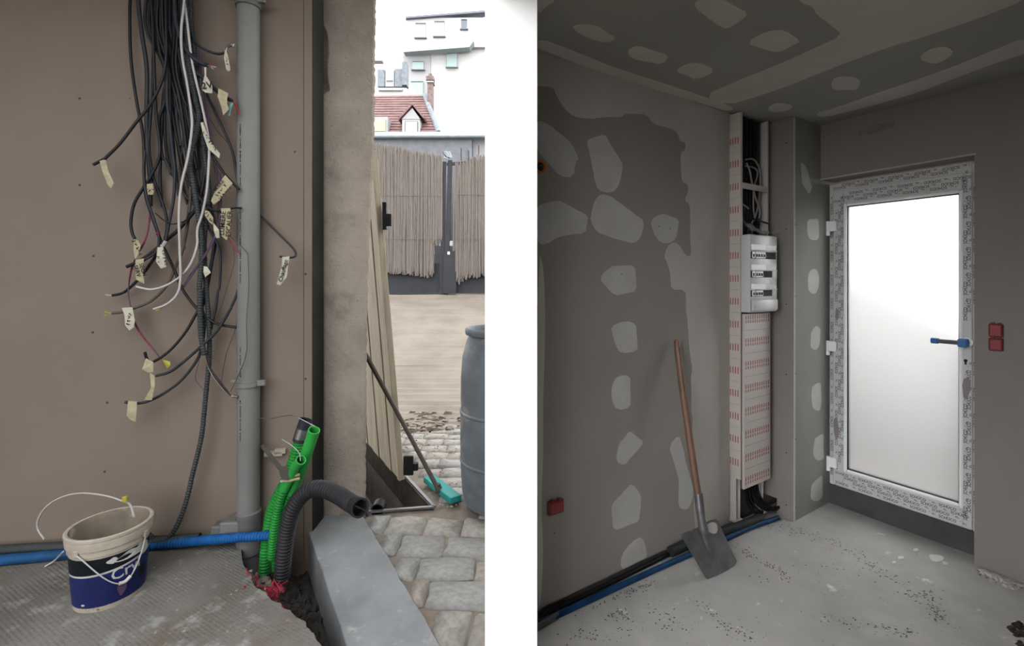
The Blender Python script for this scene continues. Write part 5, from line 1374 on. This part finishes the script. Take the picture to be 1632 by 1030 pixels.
cr = random.Random(77); gs = []
trails = [([(870, 985), (930, 968), (1000, 945), (1040, 930)], 260, 5), ([(1170, 870), (1200, 890), (1235, 905), (1260, 925)], 110, 4), ([(1110, 960), (1140, 985), (1170, 1005), (1200, 1018)], 110, 7), ([(965, 985), (990, 975), (1000, 990)], 80, 5), ([(1190, 835), (1240, 840), (1290, 850)], 120, 6),
          ([(1290, 850), (1330, 865), (1370, 885), (1400, 910), (1440, 930)], 150, 6), ([(1440, 945), (1480, 950), (1490, 975), (1500, 990)], 170, 7), ([(1300, 985), (1400, 1000), (1460, 1010)], 110, 6), ([(1200, 920), (1300, 900), (1400, 920)], 60, 14), ([(1556, 912), (1590, 925), (1630, 935)], 120, 4), ([(1030, 950), (1060, 990), (1090, 1000)], 60, 12), ([(900, 1010), (960, 1015), (1010, 1000)], 50, 8)]
for pl, nC, sg in trails:
    for _ in range(nC * 2):
        t = cr.random() * (len(pl) - 1); i = int(t); a, b = pl[i], pl[i + 1]; t -= i
        p = on_level(a[0] + (b[0] - a[0]) * t + cr.gauss(0, sg), a[1] + (b[1] - a[1]) * t + cr.gauss(0, sg * .7))
        if (p - RO).dot(RV) < .08 or (p - RO).dot(RU) > UW - .03: continue
        gs.append(rock((p.x, p.y, -.001), cr.choice([.001, .0015, .002, .0025, .003, .0045]), cr, .5))
for _ in range(260):
    p = on_level(cr.uniform(900, 1632), cr.uniform(850, 1030)); q = p - RO
    if q.dot(RV) < .15 or q.dot(RU) > UW - .03: continue
    gs.append(rock((p.x, p.y, -.001), cr.choice([.0015, .002, .003]), cr, .5))
build('floor_crumbs', join(*gs), 'crumb', None, 'dark mortar crumbs in trails across the screed floor', 'crumbs', None, 'stuff')
for k, (pts_, lab) in enumerate(((zl(17, (488, 845), (545, 850), (552, 868), (522, 875), (500, 868)), 'largest flat white plaster chip on the floor before the door'),
                       (zl(17, (368, 855), (392, 852), (396, 862), (374, 866)), 'small round white plaster chip left of the largest chip'),
                       (zl(17, (430, 824), (448, 822), (452, 832), (434, 834)), 'tiny white plaster chip closest to the door plinth'),
                       (zl(17, (348, 874), (362, 872), (364, 880), (350, 882)), 'tiny white plaster chip farthest from the door'))):
    build('plaster_chip', slabpoly([on_level(*q) for q in chaikin(pts_, 1)], V3(0, 0, 1), .005), 'chip', None, lab, 'chip', 'plaster chips on the screed')
gs = []
for i in range(30):
    t = cr.random(); p = on_level(1560 + 72 * t + cr.gauss(0, 4), 908 + 26 * t + abs(cr.gauss(0, 5)))
    if (p - RO).dot(RU) > UW - .03: continue
    gs.append(rock((p.x, p.y, -.002), cr.uniform(.008, .022), cr))
build('wall_foot_rubble', join(*gs), 'skim', None, 'grey mortar lumps along the wall foot right of the door', 'rubble', None, 'stuff')
gs = [spin(rock((on_level(1606 + 26 * cr.random(), 990 + 40 * cr.random())).to_tuple(), cr.uniform(.008, .020), cr), (2.2, 2.0), 0) for i in range(12)]
build('dark_debris', join(*gs), 'handle_dark', None, 'small heap of dark brown debris at the bottom right', 'debris', None, 'stuff')
